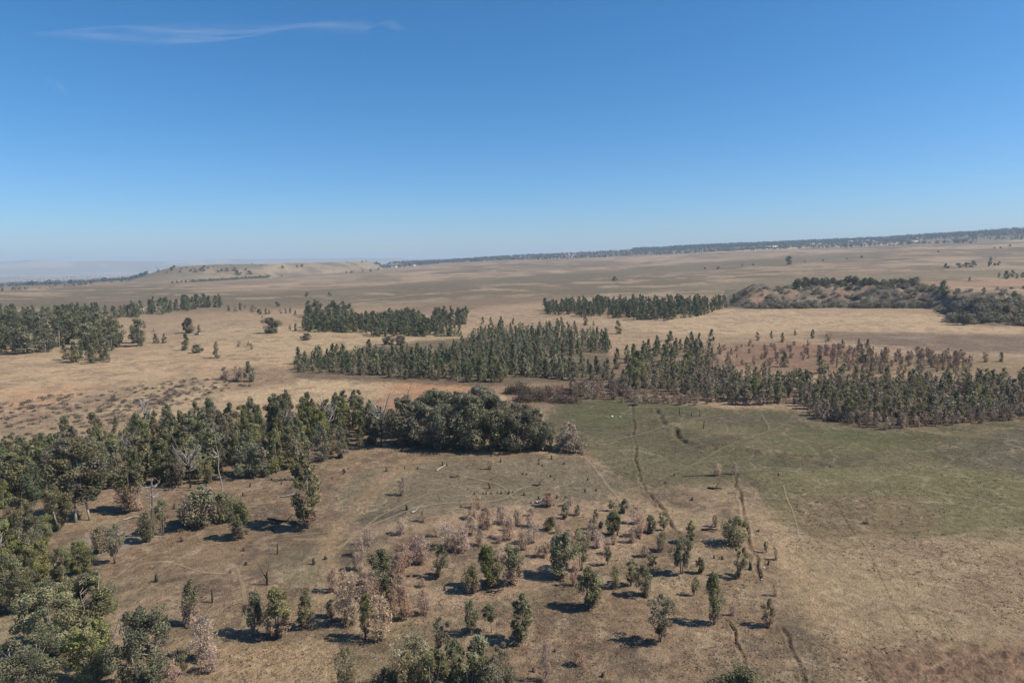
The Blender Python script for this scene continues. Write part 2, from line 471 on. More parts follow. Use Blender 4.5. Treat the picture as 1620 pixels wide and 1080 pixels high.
    put((1 - fgless(r)) * sstep(.54, .66, fbm(X, Y, 12, 102, 4, .65)), (0.27, .205, .15), .5)
    put((1 - fgless(r)) * sstep(.58, .65, fbm(X, Y, 5, 113, 4, .65)), (0.215, .165, .12), .55)
    # floor of the tree belts (leaf litter, burnt)
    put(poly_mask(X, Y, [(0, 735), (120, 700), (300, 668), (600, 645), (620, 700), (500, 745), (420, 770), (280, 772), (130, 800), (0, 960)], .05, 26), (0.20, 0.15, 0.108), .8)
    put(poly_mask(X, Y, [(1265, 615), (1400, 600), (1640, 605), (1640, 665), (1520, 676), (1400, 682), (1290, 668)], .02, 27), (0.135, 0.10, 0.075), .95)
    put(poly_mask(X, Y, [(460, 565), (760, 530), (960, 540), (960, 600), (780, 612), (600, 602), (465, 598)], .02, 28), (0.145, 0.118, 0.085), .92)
    # foreground clearing
    fg = poly_mask(X, Y, [(0, 930), (60, 850), (130, 800), (280, 772), (420, 768), (500, 742), (605, 712), (870, 718), (935, 716), (1005, 758), (1185, 762), (1215, 850), (1640, 858), (1640, 1090), (1900, 1500), (-600, 1500), (-200, 1090)], .04, 61)
    put(fg, (0.285, 0.212, 0.145))
    near = (r < 60) * 1.0
    put(near, (0.285, 0.212, 0.145))
    fg = np.maximum(fg, near)
    put(fg * sstep(.45, .62, fbm(X, Y, 26, 62, 4)), (0.225, 0.16, 0.112), .8)
    put(fg * sstep(.5, .62, fbm(X, Y, 18, 63, 4)), (0.36, 0.28, 0.185), .7)
    put(fg * sstep(.54, .66, fbm(X, Y, 15, 64, 4)), (0.2, 0.175, 0.115), .6)
    put(fg * sstep(.52, .62, fbm(X, Y, 6.5, 74, 4, .65)), (0.15, 0.12, 0.095), .7)
    put(fg * sstep(.57, .66, fbm(X, Y, 3.2, 75, 3, .65)), (0.40, 0.315, 0.225), .55)
    C[:] *= (1 - .13 * fg)[:, None]
    put(poly_mask(X, Y, [(560, 752), (660, 730), (900, 722), (1000, 768), (900, 800), (760, 812), (600, 815), (540, 850), (530, 800)], .025, 65), (0.185, 0.165, 0.118), .85)
    put(poly_mask(X, Y, [(545, 830), (600, 812), (650, 806), (640, 836), (600, 850), (575, 880), (540, 905), (530, 870)], .025, 66), (0.10, 0.093, 0.072), .9)
    put(poly_mask(X, Y, [(425, 880), (500, 865), (520, 900), (500, 930), (440, 920)], .025, 67), (0.2, 0.185, 0.125), .6)
    put(poly_mask(X, Y, [(505, 870), (560, 795), (620, 740), (640, 722), (690, 720), (600, 780), (545, 840), (525, 900)], .025, 68), (0.36, 0.255, 0.165), .6)
    put(poly_mask(X, Y, [(560, 830), (740, 800), (900, 790), (1050, 820), (1000, 880), (760, 960), (600, 1010), (500, 990), (540, 890)], .025, 69) * sstep(.42, .6, fbm(X, Y, 12, 70, 4)), (0.40, 0.29, 0.215), .6)
    put(poly_mask(X, Y, [(80, 880), (150, 835), (260, 850), (160, 880), (100, 905)], .025, 71), (0.34, 0.30, 0.26), .6)
    put(poly_mask(X, Y, [(0, 950), (60, 940), (50, 990), (0, 1030)], .025, 72), (0.27, 0.245, 0.16), .6)
    put(poly_mask(X, Y, [(330, 1030), (520, 1010), (560, 1090), (300, 1100)], .025, 73), (0.42, 0.315, 0.2), .6)
    # meadow
    md = poly_mask(X, Y, [(850, 652), (900, 632), (1000, 628), (1120, 648), (1270, 650), (1290, 668), (1400, 684), (1520, 678), (1660, 662), (1660, 845), (1500, 848), (1310, 852), (1215, 800), (1180, 764), (1005, 765), (940, 718), (870, 700)], .03, 81)
    put(md, (0.122, 0.114, 0.072))
    put(md * sstep(.42, .62, fbm(X, Y, 40, 82, 4)), (0.10, 0.107, 0.057), .8)
    put(md * sstep(.56, .68, fbm(X, Y, 16, 83, 4)), (0.19, 0.16, 0.098), .7)
    put(md * sstep(.55, .66, fbm(X, Y, 6, 101, 4, .65)), (0.095, 0.086, 0.058), .55)
    put(poly_mask(X, Y, [(880, 650), (960, 636), (1010, 640), (1000, 672), (930, 680)], .03, 84), (0.10, 0.112, 0.06), .7)
    put(poly_mask(X, Y, [(1180, 690), (1300, 680), (1480, 690), (1440, 715), (1260, 722)], .03, 85), (0.118, 0.13, 0.06), .55)
    put(poly_mask(X, Y, [(930, 690), (1060, 715), (1200, 730), (1180, 764), (1005, 765)], .05, 86), (0.155, 0.142, 0.088), .8)
    put(poly_mask(X, Y, [(1560, 690), (1660, 670), (1660, 770), (1520, 745)], .03, 87), (0.125, 0.112, 0.085), .8)
    put(poly_mask(X, Y, [(1100, 655), (1280, 652), (1290, 664), (1120, 668)], .02, 88), (0.12, 0.105, 0.08), .8)
    put(poly_mask(X, Y, [(1200, 745), (1500, 735), (1660, 765), (1660, 850), (1310, 856), (1225, 820)], .03, 89), (0.195, 0.175, 0.098), .75)
    put(poly_mask(X, Y, [(1400, 745), (1620, 752), (1600, 790), (1420, 780)], .03, 90), (0.15, 0.152, 0.075), .5)
    put(poly_mask(X, Y, [(1240, 790), (1420, 780), (1480, 815), (1470, 850), (1290, 852)], .03, 91), (0.2, 0.152, 0.1), .75)
    # bare strips on the open ground to the right
    rf = poly_mask(X, Y, [(1215, 852), (1640, 858), (1640, 1030), (1340, 1030), (1290, 980)], .03, 92)
    put(rf, (0.335, 0.265, 0.172), .8)
    put(rf * sstep(.48, .62, fbm(X, Y, 14, 93, 4)), (0.27, 0.2, 0.14), .7)
    put(rf * sstep(.54, .66, fbm(X, Y, 20, 94, 4)), (0.28, 0.255, 0.145), .6)
    put(poly_mask(X, Y, [(1200, 850), (1260, 850), (1380, 1080), (1330, 1090), (1270, 970)], .03, 95), (0.38, 0.285, 0.185), .6)
    pl = poly_mask(X, Y, [(1345, 1032), (1440, 1026), (1640, 1020), (1660, 1100), (1390, 1100)], .03, 96)
    put(pl, (0.225, 0.15, 0.108), .85)
    put(pl * sstep(.5, .6, fbm(X, Y * 2.2, 1.1, 97, 4, .7)), (0.115, 0.08, 0.06), .7)
    # embankment: scrub, rubble and red earth
    ra = np.interp(a, _ebw[0], _ebw[1]); eb = (a > _ebw[0][0] - .002) & (r > ra) & (r < ra + 230)
    eb = eb & (a < 0.9)
    put(eb * 1.0, (0.185, 0.15, 0.12)); put(eb * sstep(.42, .54, fbm(X, Y, 14, 98, 4)), (0.105, .097, .08), .9)
    put(eb * sstep(.57, .67, fbm(X, Y, 9, 99, 4)), (0.30, .245, .195), .75); put(eb * sstep(.56, .64, fbm(X, Y, 22, 103, 4)), (0.32, .215, .15), .6)
    put(poly_mask(X, Y, [(1445, 446), (1640, 443), (1640, 452), (1500, 452)], .01, 100), (0.38, 0.24, 0.165), .7)
    # a dark seam and trodden edges along each ditch, and the ditch itself is cut into the ground
    for pts, w, dep in DITCH:
        P = smooth_line(W(pts)[:, :2], 6)
        bb = (X > P[:, 0].min() - 6) & (X < P[:, 0].max() + 6) & (Y > P[:, 1].min() - 6) & (Y < P[:, 1].max() + 6)
        d = dist_poly(X[bb] + (fbm(X[bb], Y[bb], 3.0, 7, 3) - .5) * 1.4, Y[bb] + (fbm(X[bb], Y[bb], 3.0, 8, 3) - .5) * 1.4, P)
        brk = .4 + .6 * sstep(.38, .58, fbm(X[bb], Y[bb], 5.0, 12, 4)); w = w * .36; dep = dep * .32
        cut = (1 - sstep(w * 0.35, w * 0.95, d)) * brk
        Z[bb] -= dep * cut
        Z[bb] += 0.16 * sstep(w * .8, w * 1.3, d) * (1 - sstep(w * 1.3, w * 2.6, d)) * brk
        cc = C[bb]; mm = (0.52 * (1 - sstep(w * .4, w * 1.3, d)) * brk)[:, None]
        cc = cc * (1 - mm) + np.array((0.085, 0.065, 0.048)) * mm
        C[bb] = cc
    # clods of the ploughed strip
    Z += pl * (fbm(X, Y * 2.0, 1.1, 110, 3) - .5) * .8
    C *= np.array((.95, .92, .875))
    V = np.stack([X, Y, Z], 1)
    i = np.arange(nr - 1)[:, None] * na; j = np.arange(na)[None]; j2 = (j + 1) % na
    F = np.stack([i + j, i + j2, i + na + j2, i + na + j], -1).reshape(-1, 4)[:, ::-1]
    fa = a[F[:, 0]]; fr = r[F[:, 0]]; fR1 = R1[F[:, 0]]; fra = ra[F[:, 0]]
    far_m = fr > 12000
    kp = (fa > _ka[0]) & (fa < _ka[-1]) & (fr > fR1 + 10) & (fr < fR1 + 1500)
    em = (fa > _ebw[0][0] - .002) & (fa < 0.9) & (fr > fra) & (fr < fra + 200)
    cap = np.array([[0, 0, float(terrain(np.array([0.0]), np.array([0.0]))[0])]])
    out = {}
    for nm, sel in (("mountains", far_m), ("hill", kp & ~far_m), ("embankment", em & ~far_m & ~kp), ("ground", ~(far_m | kp | em))):
        Fs = F[sel]
        if nm == "ground":
            tri = np.stack([np.full(na, len(V)), (np.arange(na) + 1) % na, np.arange(na)], 1)
            idx, inv = np.unique(np.concatenate([Fs.ravel(), tri.ravel()]), return_inverse=True)
            VV = np.vstack([V, cap])[idx]; CC = np.vstack([C, C[:1]])[idx]
            FF = [inv[:Fs.size].reshape(-1, 4), inv[Fs.size:].reshape(-1, 3)]
        else:
            idx, inv = np.unique(Fs.ravel(), return_inverse=True)
            VV = V[idx]; CC = C[idx]; FF = [inv.reshape(-1, 4)]
        lab = {"mountains": "long low blue mountain range along the horizon", "hill": "flat topped grassy hill with scattered bushes beyond the plain",
               "embankment": "lumpy scrub covered earth embankment behind the pale straw field", "ground": "dry winter grassland plain with green meadow and bare soil"}[nm]
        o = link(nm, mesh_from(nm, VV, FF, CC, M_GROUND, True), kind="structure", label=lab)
        out[nm] = o
    return out
build_ground()

# ------------------------------------------------------------------ footpaths and tracks: thin ribbons on the ground
def path_material():
    mt, nt, out = new_mat("trodden_path")
    at_ = node(nt, "ShaderNodeAttribute", attribute_name="Col")
    pos = node(nt, "ShaderNodeNewGeometry").outputs["Position"]
    n1 = noise_n(nt, pos, 0.8, 4, 0.7); n2 = noise_n(nt, pos, 3.5, 3, 0.7)
    rgb = at_.outputs["Color"]
    c = scale_col(nt, rgb, maprange(nt, n1, .25, .75, .75, 1.25))
    bs = node(nt, "ShaderNodeBsdfPrincipled"); nt.links.new(c, bs.inputs["Base Color"]); bs.inputs["Roughness"].default_value = .95
    bs.inputs["Specular IOR Level"].default_value = .1
    tr = node(nt, "ShaderNodeBsdfTransparent")
    uv = node(nt, "ShaderNodeAttribute", attribute_name="edge")
    al = math_n(nt, 'SUBTRACT', math_n(nt, 'MULTIPLY', uv.outputs["Fac"], 1.5), maprange(nt, n2, .3, .7, 0.1, 1.15))
    al = math_n(nt, 'MULTIPLY', math_n(nt, 'ADD', al, .3, clamp=True), .36)
    mx = node(nt, "ShaderNodeMixShader"); nt.links.new(al, mx.inputs[0])
    nt.links.new(tr.outputs[0], mx.inputs[1]); nt.links.new(bs.outputs[0], mx.inputs[2])
    nt.links.new(mx.outputs[0], out.inputs[0])
    return mt
M_PATH = path_material()

def ribbon(name, pts, width, col, label, seed=0):
    P = smooth_line(W(pts)[:, :2], 10)
    P = P + (np.stack([fbm(P[:, 0], P[:, 1], 8, seed, 3), fbm(P[:, 0], P[:, 1], 8, seed + 5, 3)], 1) - .5) * min(width, 2) * 1.6
    T = np.gradient(P, axis=0); T /= np.linalg.norm(T, axis=1)[:, None] + 1e-9
    N = np.stack([-T[:, 1], T[:, 0]], 1)
    off = [-1.0, -.35, .35, 1.0]; ed = [0, 1, 1, 0]
    wv = width * .75 * (0.6 + 0.8 * fbm(P[:, 0], P[:, 1], 10, seed + 9, 2))
    V = []; E = []
    for o, e in zip(off, ed):
        q = P + N * (wv * o)[:, None]
        r = np.hypot(q[:, 0], q[:, 1])
        V.append(np.column_stack([q, terrain(q[:, 0], q[:, 1]) + 0.05 + 0.0004 * r])); E.append(np.full(len(P), e))
    n = len(P); V = np.concatenate(V); E = np.concatenate(E)
    F = []
    for k in range(3):
        i = np.arange(n - 1) + k * n
        F.append(np.stack([i, i + 1, i + n + 1, i + n], 1)[:, ::-1])
    me = mesh_from(name, V, [np.concatenate(F)], np.tile(np.array(col), (len(V), 1)), M_PATH, True)
    ea = me.attributes.new("edge", 'FLOAT', 'POINT'); ea.data.foreach_set("value", E.astype(np.float32))
    return link(name, me, kind="structure", label=label)

PALE = (0.46, 0.36, 0.24)
PATHS = [
    ([(535, 868), (570, 842), (605, 824), (650, 806), (700, 797), (760, 795), (800, 788), (828, 772), (850, 768)], .55, PALE),
    ([(500, 905), (515, 870), (530, 835), (560, 800), (600, 768), (640, 742)], .7, (0.40, .29, .19)),
    ([(525, 880), (560, 850), (600, 818), (655, 790), (720, 768), (760, 762)], .4, PALE),
    ([(928, 705), (965, 698), (1005, 690), (1035, 680), (1062, 672), (1100, 664), (1150, 656), (1200, 650), (1245, 642)], .55, (.33, .29, .17)),
    ([(1080, 744), (1120, 722), (1160, 702), (1200, 688), (1240, 672), (1256, 655)], .5, (.29, .27, .15)),
    ([(868, 655), (930, 648), (1000, 645), (1060, 644), (1110, 642), (1200, 640), (1262, 637)], .55, (.30, .27, .16)),
    ([(1205, 656), (1212, 668), (1216, 680), (1205, 688)], .45, (.3, .28, .16)),
    ([(925, 722), (940, 742), (958, 765), (975, 785), (985, 800)], .5, PALE),
    ([(1240, 768), (1246, 790), (1256, 815), (1263, 850)], .28, PALE),
    ([(1020, 770), (1060, 752), (1100, 735), (1150, 722)], .4, (.3, .26, .16)),
    ([(930, 720), (985, 712), (1040, 700), (1100, 692)], .35, (.29, .26, .15)),
    ([(215, 896), (260, 889), (320, 905), (372, 908)], .3, PALE),
    ([(180, 915), (232, 882), (330, 862), (520, 842)], .3, PALE),
    ([(375, 900), (384, 930), (388, 965), (384, 990)], .45, PALE),
    ([(610, 738), (680, 732), (760, 726), (850, 722), (925, 718)], .4, (.36, .3, .19)),
    ([(690, 740), (740, 755), (790, 768), (812, 790)], .35, PALE),
    ([(1360, 850), (1378, 880), (1395, 915), (1410, 945), (1430, 980), (1452, 1005)], .16, (.2, .16, .1)),
    ([(1320, 790), (1335, 815), (1355, 845)], .3, (.15, .13, .09)),
    ([(120, 700), (200, 690), (330, 660), (450, 640)], 1.0, (.52, .41, .28)),
    ([(430, 482), (495, 480), (560, 476), (650, 468), (700, 464), (780, 458)], 7.0, (.58, .47, .35)),
    ([(0, 590), (100, 577), (220, 573), (300, 566), (400, 560)], 1.6, (.54, .41, .27)),
    ([(0, 600), (110, 586), (240, 580), (330, 572), (420, 566), (560, 568)], 1.2, (.52, .4, .26)),
    ([(845, 560), (900, 558), (960, 563), (1020, 570)], 1.0, (.5, .4, .28)),
]
for k, (pts, w, c) in enumerate(PATHS):
    nm = "dirt_track" if w > .6 else "footpath"
    ribbon(nm, pts, w, c, "pale trodden line worn across the dry grass", 3 * k)

# ------------------------------------------------------------------ plants: tubes and leaf clumps
def tube(pts, rad, sides=5):
    pts = np.array(pts, float); n = len(pts)
    T = np.gradient(pts, axis=0); T /= np.linalg.norm(T, axis=1)[:, None] + 1e-9
    ref = np.array([0.3, 0.9, 0.1]); A = np.cross(T, ref); A /= np.linalg.norm(A, axis=1)[:, None] + 1e-9
    B = np.cross(T, A)
    th = np.arange(sides) * 2 * math.pi / sides
    V = pts[:, None] + (np.cos(th)[None, :, None] * A[:, None] + np.sin(th)[None, :, None] * B[:, None]) * np.asarray(rad)[:, None, None]
    V = V.reshape(-1, 3)
    i = np.arange(n - 1)[:, None] * sides; j = np.arange(sides)[None]; j2 = (j + 1) % sides
    F = np.stack([i + j, i + j2, i + sides + j2, i + sides + j], -1).reshape(-1, 4)
    return V, F

class Geo:
    def __init__(s): s.V = []; s.F = []; s.C = []; s.n = 0
    def add(s, V, F, C):
        V = np.asarray(V); s.V.append(V); s.F.append(np.asarray(F) + s.n); s.n += len(V)
        C = np.asarray(C, float)
        s.C.append(np.tile(C, (len(V), 1)) if C.ndim == 1 else C)
    def mesh(s, name, mat, smooth=False):
        V = np.concatenate(s.V); C = np.concatenate(s.C)
        q = [f for f in s.F if f.shape[1] == 4]; t = [f for f in s.F if f.shape[1] == 3]
        F = ([np.concatenate(q)] if q else []) + ([np.concatenate(t)] if t else [])
        return mesh_from(name, V, F, C, mat, smooth)

def leaf_quads(c, L, Wd, droop, R, out=None, k_out=1.2):
    n = len(c)
    a = R.normal(size=(n, 3)); a[:, 2] -= droop
    nn = R.normal(size=(n, 3)) * .75
    if out is not None: nn = nn + out * k_out
    nn /= np.linalg.norm(nn, axis=1)[:, None] + 1e-9
    a = a - nn * (a * nn).sum(1)[:, None]; a /= np.linalg.norm(a, axis=1)[:, None] + 1e-9
    b = np.cross(nn, a)
    l = L * R.uniform(.6, 1.4, n)[:, None] / 2; w = Wd * R.uniform(.6, 1.4, n)[:, None] / 2
    k = R.uniform(-.3, .3, n)[:, None] * l
    V = np.stack([c - a * l, c + b * w + a * k, c + a * l, c - b * w + a * k], 1).reshape(-1, 3)
    F = np.arange(4 * n).reshape(-1, 4)
    return V, F

GUM = [(0.285, 0.282, 0.142), (0.335, 0.32, 0.17), (0.215, 0.225, 0.112), (0.35, 0.315, 0.175)]
DARK = [(0.20, 0.212, 0.112), (0.245, 0.248, 0.135), (0.158, 0.175, 0.094)]
BRIGHT = [(0.285, 0.31, 0.112), (0.24, 0.275, 0.10), (0.335, 0.335, 0.14)]
PINE = [(0.18, 0.225, 0.115), (0.22, 0.262, 0.13), (0.145, 0.188, 0.098)]
OLIVE = [(0.39, 0.34, 0.185), (0.32, 0.29, 0.155), (0.46, 0.38, 0.225)]
SCORCH = [(0.72, 0.52, 0.38), (0.62, 0.425, 0.30), (0.78, 0.60, 0.46), (0.50, 0.335, 0.235)]
PALEP = [(0.76, 0.58, 0.45), (0.68, 0.51, 0.385), (0.58, 0.42, 0.31)]
DRY = [(0.33, 0.245, 0.175), (0.265, 0.195, 0.138), (0.39, 0.295, 0.21)]
TAN = [(0.58, 0.46, 0.345), (0.48, 0.37, 0.275), (0.39, 0.295, 0.215)]
RUST = [(0.255, 0.175, 0.135), (0.205, 0.14, 0.11), (0.30, 0.21, 0.165)]
GREY = [(0.30, 0.285, 0.20), (0.25, 0.24, 0.17), (0.35, 0.325, 0.235)]

def pick(pal, n, R, var=0.18):
    p = np.array(pal)[R.integers(0, len(pal), n)]
    return p * R.uniform(1 - var, 1 + var, (n, 1))

def make_plant(seed, H=8.0, rad=1.6, lo=0.25, nclump=30, leaves=2600, L=.3, Wd=.11, droop=.9, stems=3, top=0.5, pal=GUM, pal2=None, mix='low', mixv=.5,
               lean=.06, trunk_r=.09, bark=(0.30, .255, .21), burnt=.25, clump=.55, flat=1.0, gaps=0.0, sides=5, skirt=.42, k_out=.8):
    """returns trunk Geo and crown Geo; the crown is made of leafy clumps carried on limbs"""
    R = np.random.default_rng(seed)
    tr = Geo(); cr = Geo()
    barkc = np.array(bark)
    axes = []
    for s in range(stems):
        th = R.uniform(0, 6.28) if stems == 1 else s * 6.28 / stems + R.uniform(-.5, .5)
        sp = (rad * R.uniform(.25, .55) if stems > 1 else rad * R.uniform(0, .25))
        top_h = H * R.uniform(.78, .95) if s else H * .95
        n = 7; t = np.linspace(0, 1, n)
        bx = np.cos(th) * sp * t ** .8 + np.cumsum(R.normal(0, lean * .12 * H / 4, n)) * (t > 0)
        by = np.sin(th) * sp * t ** .8 + np.cumsum(R.normal(0, lean * .12 * H / 4, n)) * (t > 0)
        pts = np.stack([bx, by, -0.35 + (top_h + .35) * t], 1)
        if stems > 1: pts[0, :2] = np.array([math.cos(th), math.sin(th)]) * trunk_r * .8
        r = trunk_r * (1 - .85 * t) * R.uniform(.8, 1.15)
        r[0] *= 1.18
        V, F = tube(pts, r, sides)
        hz = V[:, 2] / H
        bm = np.clip(1 - hz / max(burnt, 1e-3), 0, 1)[:, None] if burnt > 0 else 0
        C = barkc * R.uniform(.8, 1.2) * (1 - bm) + np.array((.03, .026, .022)) * bm if burnt > 0 else np.tile(barkc, (len(V), 1))
        tr.add(V, F, C); axes.append(pts)
    nl = max(3, leaves // nclump)
    for k in range(nclump):
        hz = lo + (1 - lo) * ((k + R.uniform(0, 1)) / nclump)
        u = (hz - lo) / (1 - lo)
        # envelope: widest at `top`
        env = (np.sin(np.pi * np.clip(.5 * u / max(top, .05), 0, .5)) if u < top else np.cos(np.pi / 2 * np.clip((u - top) / (1.02 - top), 0, 1)) ** .8)
        env = skirt + (1 - skirt) * env if u < top else max(env, .10)
        ax = axes[R.integers(0, len(axes))]
        zz = hz * H
        bx = np.interp(zz, ax[:, 2], ax[:, 0]); by = np.interp(zz, ax[:, 2], ax[:, 1])
        th = R.uniform(0, 6.28); rr = rad * env * R.uniform(.25, 1.0) ** .6
        cen = np.array([bx * .55 + math.cos(th) * rr * .8, by * .55 + math.sin(th) * rr * .8, zz - .04 * H * R.uniform(0, 1)])
        cen[2] = min(cen[2], H * .97)
        cs = clump * rad * R.uniform(.55, 1.15) * (.55 + .5 * env)
        if R.uniform() < gaps: continue
        # limb
        zb = max(zz - rr * R.uniform(.5, 1.1), lo * H * .5)
        p0 = np.array([np.interp(zb, ax[:, 2], ax[:, 0]), np.interp(zb, ax[:, 2], ax[:, 1]), zb])
        mid = (p0 + cen) / 2 + np.array([0, 0, -.05 * rr]) + R.normal(0, .05, 3)
        V, F = tube([p0, mid, cen], [trunk_r * .32, trunk_r * .2, trunk_r * .08], 3)
        tr.add(V, F, barkc * .85)
        # leaves: denser near the skin of the clump
        n = int(nl * R.uniform(.6, 1.4))
        d = R.normal(size=(n, 3)); d /= np.linalg.norm(d, axis=1)[:, None]
        q = R.uniform(.12, 1.0, n) ** .38
        P = cen + d * (q * cs)[:, None] * np.array([1, 1, 1.25 * flat])
        P[:, 2] = np.clip(P[:, 2], lo * H * .45, H * 1.02)
        V, F = leaf_quads(P, L, Wd, droop, R, d, k_out)
        col = pick(pal, n, R)
        tone = R.uniform(.8, 1.2)
        if pal2 is not None:
            pr = {'low': np.clip((mixv - u) * 4 + .5, 0, 1), 'high': np.clip((u - mixv) * 4 + .5, 0, 1), 'any': mixv, 'clump': float(R.uniform() < mixv)}[mix]
            sel = R.uniform(size=n) < pr
            col[sel] = pick(pal2, int(sel.sum()), R)
        cr.add(V, F, np.repeat(col * tone, 4, axis=0))
    return tr, cr

class Kind:
    """a few shapes of one kind; place() copies one of them as a thing with its parts"""
    def __init__(s, variants, one_mesh=False, mat=None, tones=None):
        s.v = []; s.tones = tones; mat = mat or M_LEAF
        for k, (tr, cr) in enumerate(variants):
            V = np.concatenate(cr.V)
            h = V[:, 2].max(); w = np.percentile(np.abs(V[:, 0]), 96) + np.percentile(np.abs(V[:, 1]), 96)
            if one_mesh:
                g = Geo(); g.V = tr.V + cr.V; g.C = tr.C + cr.C; g.F = list(tr.F) + [f + tr.n for f in cr.F]; g.n = tr.n + cr.n
                s.v.append((g.mesh("tree", mat), None, h, w))
            else:
                s.v.append((tr.mesh("trunk", M_BARK, True), cr.mesh("crown", mat), h, w))
        s.i = 0
    def place(s, name, p, h, w, label, cat, group=None, rot=None, var=None, tilt=None):
        k = s.i % len(s.v) if var is None else var; s.i += 1
        a, b, vh, vw = s.v[k]
        sz = h / vh; sx = w / vw
        sx = min(max(sx, sz * .45), sz * 1.9)
        loc = (p[0], p[1], p[2] - .12)
        o = link(name, a if b is None else None, loc, None, label, cat, group)
        o.rotation_euler = (random.uniform(-.075, .075) if tilt is None else tilt[0], random.uniform(-.075, .075) if tilt is None else tilt[1], random.uniform(0, 6.28) if rot is None else rot)
        o.scale = (sx, sx, sz)
        if b is not None:
            link("trunk", a, parent=o); link("crown", b, parent=o)
        return o

# --- kinds. near: seen at 60-120 m, mid: 120-200 m, far: 200-350 m, distant: beyond
K_GUM = Kind([make_plant(100 + k, 8, [1.3, 1.6, 1.2, 1.7, 1.4, 1.15, 1.8, 1.35, 1.5, 1.25, 1.6, 1.4][k], [.12, .26, .18, .10, .32, .15, .2, .28, .12, .22, .16, .3][k], [46, 34, 40, 30, 30, 44, 36, 28, 40, 34, 26, 38][k], [4400, 3300, 3800, 3300, 2900, 4000, 3700, 2700, 4000, 3100, 2600, 3500][k],
    .34, .10, 1.6, [2, 3, 2, 4, 3, 1, 4, 2, 3, 2, 5, 3][k], [.5, .6, .4, .45, .65, .35, .55, .7, .42, .5, .6, .48][k], [GUM, GUM, BRIGHT, GUM, DARK, GUM, OLIVE, GUM, DARK, BRIGHT, OLIVE, GUM][k], DRY, 'low', .10 + .05 * (k % 4), clump=[.34, .3, .36, .28][k % 4], flat=[2.0, 1.5, 2.3, 1.7][k % 4], k_out=.5, gaps=[.05, .22, .12, .3][k % 4], lean=[.06, .12, .05, .16][k % 4], bark=(.36, .30, .24), skirt=[.55, .35, .6, .3][k % 4]) for k in range(12)])
K_MIX = Kind([make_plant(130 + k, 8, 1.5, .12, 34, 3600, .32, .12, 1.1, 2 + k % 3, .45, GUM, TAN if k % 2 else SCORCH, 'low', .42, clump=.36, flat=1.8, k_out=.45) for k in range(6)])
K_SCO = Kind([make_plant(150 + k, 7, 1.6, .10, 36, 2500, .25, .11, .8, 3 + k % 2, .45, SCORCH, DRY, 'any', .15, burnt=.35, bark=(.22, .17, .13), clump=.36, flat=1.6, k_out=.3) for k in range(6)], mat=M_DRYLEAF)
K_PAL = Kind([make_plant(170 + k, 7, 1.6, .10, 36, 2200, .25, .10, .7, 3 + k % 2, .5, PALEP, SCORCH, 'any', .3, burnt=.25, bark=(.34, .28, .23), clump=.36, flat=1.6, k_out=.3) for k in range(5)], mat=M_DRYLEAF)
K_POP = Kind([make_plant(190 + k, 8, 1.1, .48, 16, 2100, .28, .12, .7, 1 + k % 2, .5, GUM, None, burnt=.3) for k in range(2)])
K_BIG = Kind([make_plant(210 + k, 12, 3.6, .12, 64, 15000, .32, .14, 1.0, 2 + k % 2, .58, GUM, BRIGHT if k % 2 else DARK, 'clump', .45, trunk_r=.2, clump=.27, bark=(.42, .37, .31), k_out=1.15) for k in range(5)])
K_TALL = Kind([make_plant(230 + k, 16, 3.4, .30, 60, 11000, .34, .15, 1.0, 1, .62, GUM, GREY, 'clump', .35, trunk_r=.17, clump=.32, bark=(.5, .45, .39), burnt=.12) for k in range(3)])
K_BUSH = Kind([make_plant(250 + k, 5, 2.2, .06, 40, 4200, .30, .14, .8, 4, .45, GUM, DRY if k % 2 else DARK, 'clump', .3, clump=.36) for k in range(4)])
K_FOR = Kind([make_plant(270 + k, 11, 1.8 + .2 * (k % 3), .05, 30, 3300, .40, .17, 1.0, 1 + k % 2, .34, [GUM, BRIGHT, PINE, GUM, GREY, BRIGHT, GUM, DRY][k], DARK, 'clump', .25, trunk_r=.13, clump=.38, flat=1.3, skirt=.7) for k in range(8)], tones=['olive', 'bright green', 'blue green', 'olive', 'greyish', 'leafy green', 'olive', 'brown'])
K_BROAD = Kind([make_plant(290 + k, 10, 3.6 + .35 * (k % 3), .06, 44, 9000, .37, .22, .3, 2, .5 + .06 * (k % 3), [(0.215, 0.212, 0.125), (0.265, 0.252, 0.15), (0.165, 0.17, 0.10)], GREY, 'any', .18, trunk_r=.22, clump=.33, skirt=.6, k_out=1.6, gaps=.12) for k in range(5)])
K_PLANT = Kind([make_plant(310 + k, 9, 1.25 + .12 * (k % 3), .02, 22, 1500, .42, .18, 1.2, 1, .26, [GUM, PINE, GUM, PINE, GUM, DARK][k], DRY, 'low', .06, trunk_r=.1, clump=.45, sides=4, flat=1.5, skirt=.85) for k in range(6)], tones=['olive', 'deep green', 'grey olive', 'deep green', 'olive', 'dark'])
K_PLDRY = Kind([make_plant(330 + k, 9, 1.2 + .12 * (k % 3), .02, 24, 1400, .4, .17, 1.2, 2, .35, [OLIVE, GUM, OLIVE, BRIGHT, OLIVE, GUM][k], TAN, 'low', .38 + .06 * (k % 3), trunk_r=.09, clump=.42, sides=4, flat=1.5, skirt=.7) for k in range(6)], tones=['olive brown', 'olive', 'yellowish', 'bright green', 'olive brown', 'grey olive'])
K_BRUSH = Kind([make_plant(350 + k, 5, 1.2, .02, 18, 620, .46, .11, -.9, 4, .5, TAN if k % 2 else DRY, DRY, 'any', .3, trunk_r=.06, clump=.42, sides=3, flat=1.5, skirt=.6) for k in range(4)], tones=['brown', 'tan', 'brown', 'tan'])
K_RUST = Kind([make_plant(355 + k, 4, 1.3, .02, 18, 520, .5, .12, -.9, 4, .5, RUST, DRY, 'any', .25, trunk_r=.06, clump=.42, sides=3, flat=1.3, skirt=.6) for k in range(4)], tones=['rusty', 'brown', 'rusty', 'brown'])
